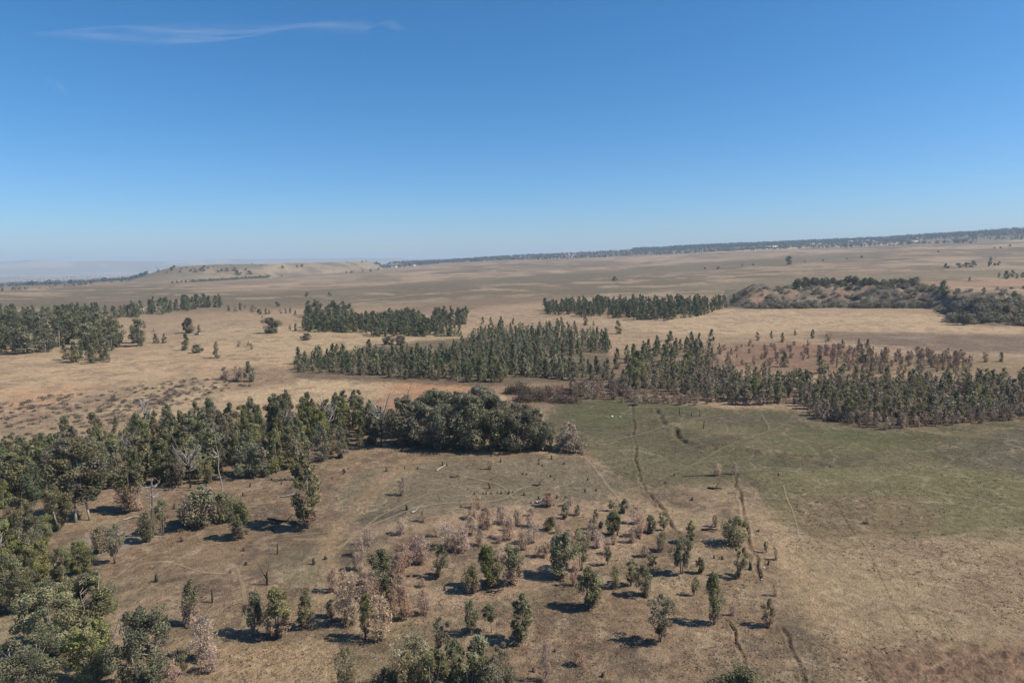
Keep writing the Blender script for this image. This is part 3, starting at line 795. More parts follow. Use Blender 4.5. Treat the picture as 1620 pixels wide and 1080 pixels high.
K_GROVE = Kind([make_plant(370 + k, 12, 2.1 + .25 * (k % 3), .02, 20, 620, .85, .42, .8, 1, .28, PINE if k % 3 else DARK, DARK, 'clump', .4, trunk_r=.16, clump=.45, sides=4, flat=1.3, skirt=.85) for k in range(6)], tones=['dark', 'deep green', 'green', 'dark', 'blue green', 'green'])
K_OLD = Kind([make_plant(390 + k, 16, 4.2, .10, 40, 2000, .85, .45, .5, 2, .55, GUM if k % 2 else DARK, DARK, 'clump', .35, trunk_r=.28, clump=.32, sides=4, bark=(.4, .35, .3), skirt=.6) for k in range(5)], tones=['dark', 'olive', 'dark', 'olive', 'deep green'])
K_FAR = Kind([make_plant(410 + k, 9, 3.2, .04, 10, 150, 1.9, 1.2, .2, 1, .5, DARK, PINE, 'clump', .3, trunk_r=.25, clump=.5, sides=3, skirt=.7) for k in range(5)], True)
K_SHRUB = Kind([make_plant(430 + k, 3, 2.2, .02, 18, 620, .5, .22, -.2, 4, .45, GREY, [GUM, DRY, GUM, GREY, GREY][k], 'clump', .35, trunk_r=.06, clump=.42, sides=3, skirt=.8) for k in range(5)], True, tones=['green tinged', 'brownish', 'olive', 'grey', 'pale grey'])
K_LOW = Kind([make_plant(450 + k, .8, 1.1, .02, 9, 240, .34, .13, -.4, 3, .4, [(.2, .16, .125), (.165, .135, .108), (.235, .185, .145)], GREY, 'any', .2, trunk_r=.03, clump=.6, sides=3) for k in range(4)], True)

# ------------------------------------------------------------------ helpers that read positions from the photograph
def place_px(kind, name, px, py, hpx, wpx, label, cat, group=None, **kw):
    p = at(px, py)[0]
    h, D = size_px(p, px, py, hpx)
    return kind.place(name, p, h, wpx / FPX * D, label, cat, group, **kw)

def scatter_px(poly, n, seed, sep=3.0):
    """points on the ground inside a photo-space polygon, spaced in metres"""
    R = np.random.default_rng(seed)
    P = W(poly)[:, :2]; lo, hi = P.min(0), P.max(0)
    keep = np.zeros((0, 2)); tries = 0
    while len(keep) < n and tries < 400:
        q = R.uniform(lo, hi, (200, 2)); q = q[inpoly(q[:, 0], q[:, 1], P)]
        for c in q:
            if len(keep) >= n: break
            if len(keep) and (np.hypot(*(keep - c).T).min() < sep): continue
            keep = np.vstack([keep, c])
        tries += 1
        if tries % 40 == 0: sep *= .85
    z = terrain(keep[:, 0], keep[:, 1])
    return np.column_stack([keep, z])

# ------------------------------------------------------------------ young trees of the clearing, one by one
SIZE = lambda h: "knee-high" if h < 1.2 else "waist-high" if h < 1.9 else "small" if h < 3.2 else "young" if h < 5 else "tall" if h < 7 else "very tall"
GREENS = [  # x, base y, height, width in photo pixels, form, where it stands
    (932, 961, 68, 37, 'g', "with twin pale stems above a broad shadow"), (1043, 1014, 80, 43, 'g', "wide double crowned, alone on the bare ground"),
    (1130, 987, 85, 28, 'g', "narrow columnar, at the head of the short ditch"), (1160, 861, 46, 34, 'b', "round headed, just beside the long dark ditch"),
    (1168, 913, 51, 27, 'g', "leaning towards the long dark ditch"), (1078, 907, 62, 32, 'g', "leafy to the ground, between slimmer saplings"),
    (1092, 858, 38, 18, 'g', "slim, behind the leafy one near the ditch"), (1047, 871, 31, 18, 'g', "in the middle of the sapling rows"),
    (1032, 902, 33, 22, 'g', "in front of two scorched saplings"), (1017, 942, 51, 28, 'g', "with thin bare stems and a long shadow"),
    (998, 926, 42, 28, 'g', "bushy, in the row of three"), (975, 930, 37, 18, 'g', "slim end of the row of three"),
    (961, 893, 31, 13, 'g', "thin, beside the path through the rows"), (890, 914, 75, 42, 'g', "dense broad, in the tight pair"),
    (920, 902, 70, 30, 'g', "dense slim, in the tight pair"), (967, 845, 42, 25, 'g', "in the back cluster of saplings"),
    (944, 843, 40, 20, 'g', "slim, in the back cluster of saplings"), (977, 846, 36, 15, 'g', "at the edge of the back cluster"),
    (894, 820, 27, 14, 'g', "at the far end of the rows"), (913, 815, 18, 10, 'g', "wispy, at the far end of the rows"),
    (967, 808, 20, 12, 'g', "by the bend of the ditch"), (988, 811, 24, 16, 'g', "at the bend of the ditch"),
    (1051, 838, 31, 20, 'g', "round topped, beside a brown sapling"), (1132, 833, 20, 10, 'g', "lone, behind the round headed tree"),
    (1212, 874, 19, 8, 'g', "across the long dark ditch"), (1107, 906, 27, 14, 'g', "sparse, beside the leafy one"),
    (1097, 941, 32, 14, 'g', "sparse, beside the columnar tree"), (779, 929, 71, 36, 'g', "dense dark green, in the middle of the rows"),
    (693, 913, 55, 30, 'g', "with bare stems, beside scorched saplings"), (747, 1004, 58, 25, 'g', "slim, beside the lollipop shaped one"),
    (824, 1016, 82, 40, 'g', "full, over a wide dark shadow"), (661, 1098, 98, 58, 'g', "at the edge of the dense clump"),
    (696, 1042, 70, 33, 'g', "pointed, rising behind the dense clump"), (724, 1092, 90, 44, 'g', "in the heart of the dense clump"),
    (744, 1102, 74, 46, 'g', "low in the dense clump"), (640, 1112, 84, 50, 'g', "at the outer corner of the dense clump"), (683, 1118, 92, 54, 'g', "thick leaved, in the dense clump"), (756, 1088, 86, 44, 'g', "upright, in the dense clump"), (784, 1112, 80, 50, 'g', "spreading, in the dense clump"), (769, 1100, 62, 32, 'g', "dark, in the dense clump"),
    (797, 1092, 78, 44, 'g', "blue green, at the end of the dense clump"), (610, 1105, 48, 42, 'b', "bright green bushy, below the dense clump"),
    (402, 1007, 71, 32, 'g', "in front of the forked dead trunk"), (482, 993, 62, 24, 'g', "pointed, alone on the open soil"),
    (547, 1092, 72, 32, 'g', "greyish, near the bare straw patch"), (291, 1068, 45, 20, 'g', "pointed, beside the round dark tree"),
    (613, 950, 42, 22, 'g', "among pink scorched saplings"), (578, 1011, 76, 25, 'g', "slim, between two pale scorched ones"),
    (1168, 1100, 48, 60, 'b', "bushy, beside the cut end of the ditch"), (818, 831, 27, 14, 'g', "slim, among scorched saplings at the back"),
    (258, 846, 58, 22, 'g', "thin, beside the tall dead trunk"), (232, 856, 48, 26, 'g', "at the foot of the tall dead trunk"),
    (160, 872, 42, 26, 'b', "round, beside a charred leaning branch"), (182, 891, 66, 28, 'g', "on a clean stem at the edge of the clearing"),
    (381, 852, 64, 42, 'g', "two crowned, over an oval shadow"), (355, 824, 48, 34, 'b', "bushy, beside the two crowned one"),
    (316, 831, 64, 60, 'b', "broad rounded, at the edge of the belt"), (870, 838, 22, 16, 'b', "low, at the back of the rows"),
]
seen = {}
for (x, y, h, w, f, where) in GREENS:
    p = at(x, y)[0]; hm, D = size_px(p, x, y, h)
    K = K_GUM if f == 'g' else K_BUSH
    K.place("gum_sapling", p, hm, w * (.84 if f == "g" else .95) / FPX * D, f"{SIZE(hm)} olive green gum sapling {where}", "sapling", "green saplings of the clearing")
MIXED = [(811, 923, 68, 30, "behind the dense dark green one"), (748, 938, 44, 27, "short, over two flat shadows"), (299, 991, 78, 24, "with a bushy green head"),
         (438, 1007, 84, 38, "reddish, under the forked dead trunk"), (1217, 991, 47, 18, "lone, between the two short ditches"), (1030, 842, 29, 16, "beside the round topped one"),
         (524, 975, 28, 20, "low, beside a pale pink sapling"), (876, 871, 26, 22, "low, at the path through the rows"), (213, 808, 76, 50, "broad, at the edge of the belt"),
         (602, 940, 76, 34, "orange topped, in the scorched group"), (165, 1062, 80, 32, "slim, between big dark trees")]
for (x, y, h, w, where) in MIXED:
    p = at(x, y)[0]; hm, D = size_px(p, x, y, h)
    K_MIX.place("gum_sapling", p, hm, w / FPX * D, f"half green half brown gum sapling {where}", "sapling", "part scorched saplings")
o = place_px(K_POP, "gum_sapling", 778, 1000, 47, 20, "lollipop shaped gum sapling with a ball of leaves on a thin stem", "sapling")
SCORCHED = [(907, 926, 39, 14, 's', "thin, in front of the tight green pair"), (1013, 848, 38, 22, 's', "at the end of the back row"), (1004, 828, 32, 18, 'p', "bare twigged, at the back"),
            (945, 866, 32, 18, 'p', "white stemmed, in the back cluster"), (674, 971, 45, 22, 's', "lone, over a short black shadow"), (638, 980, 60, 32, 's', "bushy, beside the lone one"),
            (631, 913, 44, 22, 's', "reddish, beside a leaning stem"), (662, 892, 48, 32, 's', "orange pink, by the green with bare stems"), (733, 872, 46, 30, 'p', "blush pink, full crowned"),
            (707, 866, 46, 28, 'p', "blush pink, beside its full crowned twin"), (918, 1052, 28, 20, 's', "tiny round, alone on bare soil"), (862, 1078, 72, 18, 'p', "wispy, almost leafless"),
            (843, 858, 42, 22, 'p', "pale, at the end of the path"), (804, 853, 40, 24, 's', "brown, at the back of the rows"), (770, 836, 38, 24, 's', "rosy, at the back beside stumps"),
            (795, 828, 34, 20, 's', "rosy, behind the slim green one"), (643, 898, 42, 20, 's', "rust red, in the scorched group"), (655, 884, 42, 22, 's', "rust orange, at the back of the group"),
            (326, 1042, 78, 40, 'p', "large pale, beside the bushy headed one"), (549, 986, 94, 45, 'p', "large pale, tallest of the group"), (603, 1013, 82, 36, 'p', "pale, beside a slim green one"),
            (527, 935, 42, 20, 's', "rust, behind the tallest pale one"), (275, 1088, 52, 30, 's', "low, beside the round dark tree"), (585, 965, 60, 32, 'p', "pale, in the heart of the group"),
            (632, 950, 48, 26, 's', "rosy, in the heart of the group"), (1160, 973, 20, 10, 'p', "weedy, beside the columnar tree"), (902, 800, 22, 12, 's', "small, beside the stumps at the back"),
            (870, 800, 22, 14, 's', "small grey brown, among charred stumps"), (745, 845, 32, 20, 's', "rosy, behind the blush pink twins"), (1227, 885, 20, 9, 'p', "weedy, across the long dark ditch"),
            (1226, 942, 26, 10, 'p', "thin, between the two short ditches"), (637, 783, 34, 14, 's', "dead brown, alone on the grassy slope"), (1135, 752, 22, 14, 'p', "pale, at the edge of the meadow"),
            (1162, 750, 22, 10, 'p', "thin pale, at the top of the long ditch"), (776, 742, 18, 10, 'p', "wisp of pale stalks on the slope"), (1372, 828, 12, 10, 's', "red, alone on the open meadow"),
            (330, 1062, 40, 30, 'p', "low pale, in front of the large pale one"), (1000, 858, 26, 14, 's', "brown, inside the back row"), (930, 862, 28, 14, 'p', "white stemmed, between green pairs"),
            (575, 950, 40, 24, 's', "rust, at the back of the pale group"), (1020, 880, 22, 14, 's', "low brown, beside a charred log"), (850, 880, 26, 14, 'p', "pale, beside the path through the rows"),
            (758, 862, 30, 16, 's', "brown, between blush pink and green"), (830, 870, 34, 16, 's', "brown, behind the dense dark green one")]
for (x, y, h, w, f, where) in SCORCHED:
    p = at(x, y)[0]; hm, D = size_px(p, x, y, h)
    (K_SCO if f == 's' else K_PAL).place("scorched_sapling", p, hm * .94, w * .86 / FPX * D, f"scorched {'pinkish brown' if f == 's' else 'pale'} sapling, {where}", "sapling", "scorched saplings of the clearing")

RS = np.random.default_rng(404)
for p in scatter_px([(520, 905), (600, 850), (720, 800), (880, 800), (1050, 830), (1060, 880), (900, 890), (760, 900), (680, 960), (560, 1000)], 34, 405, 3.2):
    hm = RS.uniform(1.2, 3.2); kk = K_SCO if RS.uniform() < .5 else K_PAL
    kk.place("scorched_sapling", p, hm, hm * RS.uniform(.45, .8), f"{SIZE(hm)} {'rosy brown' if kk is K_SCO else 'straw pale'} dry sapling among the rows of the clearing", "sapling", "small dry saplings among the rows")

# ------------------------------------------------------------------ big trees at the near edge
BIG = [(235, 1105, 152, 86, 'b', "big round dark gum tree on the bare soil edge"), (146, 1004, 104, 78, 'b', "big olive crowned gum tree in the near clump"),
       (85, 1034, 118, 88, 'b', "broad gum tree spreading over the near clump"), (148, 1090, 112, 62, 'b', "dark gum tree with white stems in the near clump"),
       (50, 1114, 112, 88, 'b', "pale olive gum tree at the corner of the near clump"), (98, 918, 60, 36, 'b', "small gum tree on pale stems beside a charred snag"),
       (130, 906, 52, 40, 'b', "dark bushy gum tree below a charred snag"), (28, 968, 98, 60, 'b', "gum tree with several pale stems over deep shade"),
       (57, 934, 86, 46, 'b', "slim crowned gum tree behind the pale stemmed one"), 
       (45, 892, 86, 52, 'b', "brownish crowned gum tree beside the grey clearing"), 
       (120, 826, 140, 74, 't', "tall gum tree with a straight white trunk"), (143, 822, 132, 70, 't', "tall white trunked gum tree, twin of the straight one"),
       (488, 836, 124, 44, 'n', "tall narrow gum tree alone in front of the belt"),
       (95, 838, 80, 46, 'b', "gum tree between the belt and the white trunks"), (4, 902, 88, 52, 'b', "shaded gum tree behind the brownish crowned one"), (30, 862, 84, 50, 'b', "leafy gum tree at the end of the belt"), (-14, 966, 100, 56, 'b', "dark gum tree at the end of the pale stemmed group"), (68, 868, 60, 36, 'b', "low gum tree beside the grey clearing")]
for (x, y, h, w, f, lab) in BIG:
    place_px(K_BIG if f == 'b' else K_GUM if f == 'n' else K_TALL, "gum_tree", x, y, h * (.93 if x < 110 and y < 1000 else 1), w * (.8 if x < 110 and y < 1000 else .9), lab, "tree", "large gum trees", var=5 if f == 'n' else None)

# ------------------------------------------------------------------ belts of trees
def belt(kind, name, poly, n, seed, h, hv, wr, label, cat, group, sep=3.0, sides_=None):
    pts = scatter_px(poly, n, seed, sep)
    R = np.random.default_rng(seed + 1)
    order = np.argsort(pts[:, 1])
    for k, p in enumerate(pts[order]):
        hm = h * R.uniform(1 - hv, 1 + hv)
        lab = label(p, hm, k) if callable(label) else label
        if kind.tones:
            w0, rest = lab.split(" ", 1) if callable(label) else ("", lab)
            where = "" if not sides_ else (", near edge" if False else f" {sides_[0]}" if k < n * .3 else f" {sides_[1]}" if k > n * .72 else "")
            lab = f"{w0} {kind.tones[kind.i % len(kind.tones)]} {rest}".strip() + where
            ws = lab.split(); lab = " ".join(ws[:16])
        kind.place(name, p, hm, hm * wr * R.uniform(.8, 1.25), lab, cat, group)

def hsize(p, hm, a, b): return "short" if hm < a else "tall" if hm > b else "middling"
belt(K_FOR, "gum_tree", [(-60, 760), (60, 728), (150, 706), (300, 688), (450, 672), (598, 660), (606, 700), (560, 728), (480, 738), (420, 758), (330, 764), (250, 770), (170, 778), (90, 790), (-40, 830)], 165, 21, 7.4, .34, .36,
     lambda p, hm, k: f"{hsize(p, hm, 6.6, 8.2)} gum tree packed into the dense belt behind the clearing", "tree", "gum trees of the dense belt", 2.6, ("facing it", "by the tan field"))
DPX = [(640, 702, 80, 64), (672, 706, 84, 70), (705, 708, 88, 66), (745, 710, 92, 72), (785, 711, 84, 66), (815, 713, 78, 54), (845, 710, 70, 50), (862, 712, 58, 36), (655, 682, 72, 60), (695, 684, 82, 70), (738, 682, 92, 74), (780, 682, 86, 70),
       (820, 690, 66, 56), (668, 664, 56, 60), (715, 662, 64, 70), (760, 662, 64, 66), (630, 690, 60, 46), (795, 664, 46, 46), (685, 650, 44, 50), (850, 694, 62, 44)]
for k, (x, y, h, w) in enumerate(DPX):
    place_px(K_BROAD, "broadleaf_tree", x, y, h * (.86 if y > 700 else .74) * (1.12 if k % 3 == 0 else .92), w * .8, f"{'tallest' if h > 91 else 'tall' if h > 80 else 'lower' if h > 60 else 'smallest'} {'broad' if w > 64 else 'rounded' if w > 50 else 'narrow'} {'front' if y > 700 else 'inner' if y > 675 else 'back'} tree of the dark thicket beside the meadow", "tree", "trees of the dark thicket")
belt(K_PLANT, "pointed_gum_tree", [(463, 588), (520, 590), (600, 596), (700, 605), (790, 607), (840, 598), (960, 604), (955, 588), (860, 582), (840, 575), (700, 562), (560, 566), (470, 572)], 170, 31, 6.1, .40, .31,
     lambda p, hm, k: f"{hsize(p, hm, 5.5, 6.8)} pointed gum tree in the plantation strip behind the dark thicket", "tree", "plantation strip", 2.6, ("facing it", "on its far side"))
belt(K_PLANT, "pointed_gum_tree", [(690, 562), (750, 540), (770, 525), (880, 522), (960, 534), (968, 556), (930, 566), (850, 572), (780, 566)], 118, 33, 5.4, .38, .31,
     lambda p, hm, k: f"{hsize(p, hm, 4.8, 6.0)} pointed gum tree in the plantation block behind the strip", "tree", "plantation block", 3.0, ("facing it", "by the straw"))
belt(K_PLDRY, "brown_stemmed_gum", [(962, 628), (1060, 622), (1150, 640), (1265, 642), (1275, 612), (1150, 592), (1100, 578), (1010, 585), (965, 600)], 120, 41, 5.2, .42, .33,
     lambda p, hm, k: f"{hsize(p, hm, 4.6, 5.8)} brown stemmed gum tree in the belt at the top of the meadow", "tree", "meadow belt", 2.6, (", front", ", back"))
belt(K_PLDRY, "brown_stemmed_gum", [(1275, 650), (1300, 664), (1400, 674), (1500, 672), (1560, 664), (1680, 652), (1680, 612), (1500, 604), (1400, 602), (1300, 604), (1270, 620)], 175, 43, 5.3, .40, .32,
     lambda p, hm, k: f"{hsize(p, hm, 4.7, 5.9)} brown stemmed gum tree in the dense block beside the meadow", "tree", "dense block beside the meadow", 2.3, (", front", ", back"))
belt(K_PLANT, "field_tree", [(965, 585), (1000, 560), (1050, 548), (1120, 545), (1150, 565), (1090, 575), (1000, 590)], 34, 45, 6.5, .3, .36,
     "loose standing gum tree between the plantation block and the red scrub", "tree", "loose trees beside the red scrub", 4)
belt(K_GROVE, "evergreen_tree", [(848, 500), (900, 501), (940, 502), (1010, 506), (1060, 509), (1120, 498), (1155, 489), (1145, 481), (1050, 483), (950, 483), (860, 489)], 140, 47, 9.0, .25, .42,
     lambda p, hm, k: f"{hsize(p, hm, 8.4, 9.8)} dark evergreen in the oblong grove on the straw field", "tree", "oblong grove", 3.4, (", front row", ", by the plain"))
belt(K_OLD, "old_gum_tree", [(-40, 566), (60, 562), (110, 556), (180, 560), (232, 553), (225, 540), (180, 522), (100, 514), (0, 518), (-40, 522)], 66, 49, 13.0, .25, .5,
     lambda p, hm, k: f"{hsize(p, hm, 12, 14.5)} old gum tree in the big grove on the tan field", "tree", "big old grove", 6, (", front row", ", back row"))
belt(K_PLANT, "pointed_gum_tree", [(95, 574), (125, 578), (170, 574), (165, 566), (100, 566)], 10, 51, 7.5, .25, .42, "small gum tree in front of the big old grove", "tree", "fringe of the old grove", 3)
belt(K_GROVE, "field_tree", [(-30, 512), (60, 510), (140, 508), (225, 503), (225, 498), (140, 500), (40, 503), (-30, 505)], 52, 53, 11, .2, .38, "evergreen in the long line behind the big old grove", "tree", "tree line behind the old grove", 5)
belt(K_GROVE, "field_tree", [(200, 502), (260, 497), (330, 488), (350, 487), (350, 482), (300, 485), (230, 495)], 30, 55, 12, .25, .4, "evergreen in the thinning end of the long tree line", "tree", "thinning tree line", 5)
belt(K_GROVE, "evergreen_tree", [(482, 525), (560, 527), (600, 533), (735, 533), (690, 521), (662, 510), (640, 505), (560, 512), (485, 514)], 118, 57, 8.4, .25, .42,
     lambda p, hm, k: f"{hsize(p, hm, 7.8, 9.1)} evergreen in the irregular grove on the tan field", "tree", "irregular grove", 3.8, (", front row", ", back row"))
belt(K_GROVE, "evergreen_tree", [(485, 503), (560, 503), (560, 498), (490, 498)], 22, 59, 10.5, .2, .42, "evergreen in the dark strip behind the irregular grove", "tree", "dark strip", 4)
belt(K_GROVE, "evergreen_tree", [(682, 515), (742, 515), (742, 509), (685, 509)], 16, 61, 10, .2, .4, "evergreen in the small wedge shaped grove", "tree", "wedge grove", 4)

def mass(name, poly, n, seed, h, hv, wr, label, pals, sep, low=.05, leaves=135, L=1.0):
    R = np.random.default_rng(seed); g = Geo()
    protos = []
    for k in range(5):
        tr, cr = make_plant(seed + 7 * k, 9, 1.4, .02, 14, leaves, L, L * .45, 1.0, 1, .3, pals[k % len(pals)], TAN, 'low', low, trunk_r=.1, clump=.5, sides=3, flat=1.4, skirt=.85)
        gg = Geo(); gg.V = tr.V + cr.V; gg.C = tr.C + cr.C; off = tr.n
        V = np.concatenate(gg.V); C = np.concatenate(gg.C); F = np.concatenate([f for f in tr.F] + [f + off for f in cr.F])
        protos.append((V, C, F))
    for p in scatter_px(poly, n, seed, sep):
        V, C, F = protos[R.integers(0, 5)]; hm = h * R.uniform(1 - hv, 1 + hv); th = R.uniform(0, 6.28); c, s_ = math.cos(th), math.sin(th)
        sx = hm * wr / 2.6
        Q = np.column_stack([(V[:, 0] * c - V[:, 1] * s_) * sx, (V[:, 0] * s_ + V[:, 1] * c) * sx, V[:, 2] * hm / 9]) + p - np.array([0, 0, .1])
        g.add(Q, F, C * R.uniform(.8, 1.2))
    link(name, g.mesh(name, M_LEAF), None, None, label, None, None, "stuff")
mass("plantation_infill", [(463, 588), (600, 596), (790, 607), (840, 598), (960, 604), (955, 588), (850, 575), (960, 556), (960, 534), (880, 522), (770, 525), (690, 562), (560, 566), (470, 572)], 440, 501, 4.7, .35, .42, "uncounted young gum trees filling the plantation strip and block", [GUM, PINE], 1.4)
mass("meadow_belt_infill", [(962, 628), (1060, 622), (1150, 640), (1265, 642), (1300, 664), (1400, 674), (1500, 672), (1680, 652), (1680, 618), (1500, 612), (1300, 610), (1150, 592), (1010, 585)], 500, 503, 4.2, .35, .42, "uncounted young brown stemmed gum trees filling the belt beside the meadow", [OLIVE, GUM, OLIVE, TAN], 1.3, .42)
mass("grove_infill", [(855, 499), (940, 501), (1010, 505), (1060, 508), (1120, 497), (1150, 489), (1145, 480), (1050, 482), (950, 482), (860, 488)], 170, 505, 7.6, .25, .44, "uncounted evergreens filling the oblong grove", [PINE, DARK], 2.6, .02, 150, 1.25)
mass("far_grove_infill", [(482, 525), (560, 527), (600, 533), (735, 533), (690, 521), (662, 510), (640, 505), (560, 512), (485, 514)], 130, 507, 7.0, .25, .44, "uncounted evergreens filling the irregular grove", [PINE, DARK], 2.8, .02, 150, 1.25)

# single trees of the fields
SINGLES = [
    (430, 527, 26, 30, 'o', "round dark broad tree standing alone on the tan field"), (334, 600, 24, 20, 'o', None),
    (484, 538, 12, 16, 'r', "small rounded brownish tree on the straw strip"), (615, 545, 14, 20, 'r', "dark domed tree, one of a pair on the straw strip"), (634, 545, 15, 17, 'r', "taller dark domed tree of the pair on the straw strip"),
    (312, 558, 14, 19, 'r', "low flat topped green tree on the straw field"), (345, 566, 27, 11, 'p', "slim upright tree alone on the straw field"),
    (293, 554, 28, 14, 'p', "slim ragged tree beside the low flat topped one"), (300, 527, 26, 15, 'o', "tall top heavy tree beside a hut on the tan field"), (315, 527, 14, 15, 'p', "bushy tree beside the top heavy one"),
    (247, 543, 17, 8, 'p', "dark pointed tree with a hedge beside it"), (260, 543, 16, 7, 'p', "dark pointed tree in the middle of a hedge"), (395, 604, 34, 16, 'p', "dark leafy tree on the scorched patch"),
    (375, 603, 26, 18, 'd', "brown leafless tree on the scorched patch"), (358, 600, 22, 18, 'd', "thin brown leafless tree on the scorched patch"), (398, 553, 12, 6, 'd', "thin bare tree on the straw field"), (378, 548, 10, 7, 'd', "tiny bare tree on the straw field"), (393, 547, 8, 6, 'p', "tiny green tree beside a bare one"),
    (763, 513, 13, 9, 'p', "first of four small trees in a row on the straw field"), (777, 514, 14, 10, 'p', "second of four small trees in a row on the straw field"), (792, 514, 15, 14, 'p', "third of four small trees in a row, the widest"), (812, 513, 11, 16, 'p', "bushy end of the four small trees in a row"),
    (762, 533, 17, 20, 'p', "bushy tree between the irregular grove and the plantation"), (761, 541, 14, 9, 'p', "small tree below the bushy one"), (881, 513, 11, 8, 'p', "small tree in front of the oblong grove"), (889, 513, 13, 8, 'p', "pointed small tree in front of the oblong grove"),
    (909, 516, 10, 8, 'p', "short tree in front of the oblong grove"), (926, 515, 17, 12, 'p', "leaning dark tree in front of the oblong grove"), (939, 515, 8, 9, 'p', "round shrubby tree beside the leaning dark one"),
    (978, 528, 22, 12, 'p', "tree with a tuft head behind the plantation block"), (1058, 505, 7, 4, 'd', "thin snag at the edge of the oblong grove"),
    (1206, 486, 20, 10, 'p', None), (1161, 480, 16, 10, 'p', "dark tree at the end of the embankment"),
    (485, 469, 9, 6, 'f', "small upright tree beside the pale track"), (521, 467, 6, 12, 'f', "low wide bush beyond the pale track"), (439, 485, 9, 7, 'f', "dark bush at the start of the pale track"), (68, 489, 4, 6, 'f', "tiny dark bush on the open plain"), (100, 486, 3, 2.5, 'f', "smallest dark speck of a bush on the open plain"),
    (973, 444, 8, 13, 'f', "pair-like dark bush alone in the middle of the plain"), (1247, 418, 14, 10, 'f', "lone big tree standing on the far plain"), (1136, 426, 5, 4, 'f', "small dark tree on the far plain"), (1115, 426, 4, 3.5, 'f', "tiny dark tree on the far plain"),
    (1174, 421, 4, 3, 'f', "tiny bush between the big lone tree and the small ones"), (1192, 420, 4, 4, 'f', "tiny bush near the big lone tree"), (1273, 415, 3, 4, 'f', "speck of bush beyond the big lone tree"), (1302, 413, 3, 7, 'f', "flat bush beyond the big lone tree"), (1340, 410, 3, 4, 'f', "speck of bush before the flat roofed blocks"), (1363, 408, 4, 8, 'f', "low bush before the flat roofed blocks"), (1484, 399, 3, 5, 'f', "dark bush on the far pale slope"),
    (1497, 424, 8, 16, 'f', "round tree at the end of a short row on the plain"), (1517, 423, 8, 14, 'f', "tree of the short row on the plain"), (1528, 422, 8, 14, 'f', "middle tree of the short row on the plain"), (1538, 422, 10, 13, 'f', "tallest tree of the short row on the plain"),
    (1566, 421, 16, 6, 'f', "narrow leaning tree beside the short row"), (1574, 420, 5, 7, 'f', "low bush beside the narrow leaning tree"), (1580, 420, 7, 5, 'f', "small tree beside the narrow leaning tree"),
    (1583, 393, 3, 5, 'f', "dark bush below the wooded ridge"), (1598, 390, 4, 6, 'f', "round bush below the wooded ridge"), (1573, 393, 3, 3, 'f', "speck of bush below the wooded ridge"),
    (410, 497, 9, 8, 'f', "bush on the tan rise before the plain"), (380, 490, 12, 10, 'p', "twin headed tree at the end of the tree line"), (362, 492, 10, 10, 'p', "low bushy tree at the end of the tree line"), (372, 493, 9, 8, 'd', "greyish thin tree at the end of the tree line"), (388, 488, 6, 8, 'p', "small round tree past the end of the tree line"),
    (400, 494, 13, 12, 'd', "brown sparse tree on the tan rise"), (421, 497, 10, 9, 'p', "dark tree on the tan rise"), (426, 497, 8, 8, 'p', "dark bushy tree on the tan rise"), (444, 496, 9, 6, 'd', "sparse tree on the tan rise beside the irregular grove"), (452, 495, 8, 7, 'p', "small dark tree beside the dark strip"), (459, 495, 10, 5, 'p', "slim dark tree beside the dark strip"), (467, 498, 8, 6, 'p', "short dark tree beside the dark strip"),
    (459, 522, 9, 7, 'p', "short tree beside the round dark broad tree"), (468, 523, 12, 8, 'p', "dark tree between the broad tree and the irregular grove"), (415, 503, 5, 5, 'p', "round dark bush on the tan rise"), (243, 525, 5, 6, 'p', "small bush beside the big old grove"),
    (150, 573, 26, 16, 'p', None), (1090, 600, 20, 12, 'p', None), (1010, 612, 60, 36, 'v', "dark vase shaped gum tree standing in the meadow belt"), (857, 572, 22, 12, 'p', "dark tree in front of the plantation block"), (680, 628, 26, 40, 'r', None),
    (1365, 573, 14, 14, 'r', "round dark green tree among brown scrub"), (1240, 580, 26, 14, 'p', "dark tree on the red scrub ground"), (1297, 590, 30, 22, 'p', "broad dark tree at the edge of the red scrub"), (1583, 572, 16, 8, 'p', "slim tree beyond the dense block"),
    (1198, 538, 14, 7, 'p', "slim dark tree by the straw field edge"), (1220, 535, 12, 6, 'p', "leaning thin tree by the straw field edge"), (1238, 541, 16, 9, 'p', "dark ragged tree by the straw field edge"), (1258, 530, 9, 6, 'p', "small tree on the straw field edge"), (1286, 535, 15, 8, 'p', "dark upright tree on the straw field edge"), (1310, 540, 15, 12, 'd', "brown sparse tree on the dark strip"), (1333, 550, 14, 7, 'p', "small dark tree on the dark strip"), (1358, 553, 18, 7, 'p', "slim dark tree beside brown scrub"), (1373, 553, 18, 8, 'p', "upright dark tree beside brown scrub"),
]
KM = {'o': K_BROAD, 'r': K_BROAD, 'p': K_PLANT, 'd': K_BRUSH, 'f': K_FAR, 'v': K_FOR}
for (x, y, h, w, f, lab) in SINGLES:
    if lab is None: continue
    place_px(KM[f], "bare_tree" if f == 'd' else "field_tree", x, y, h, w, lab, "tree", "single trees of the fields")

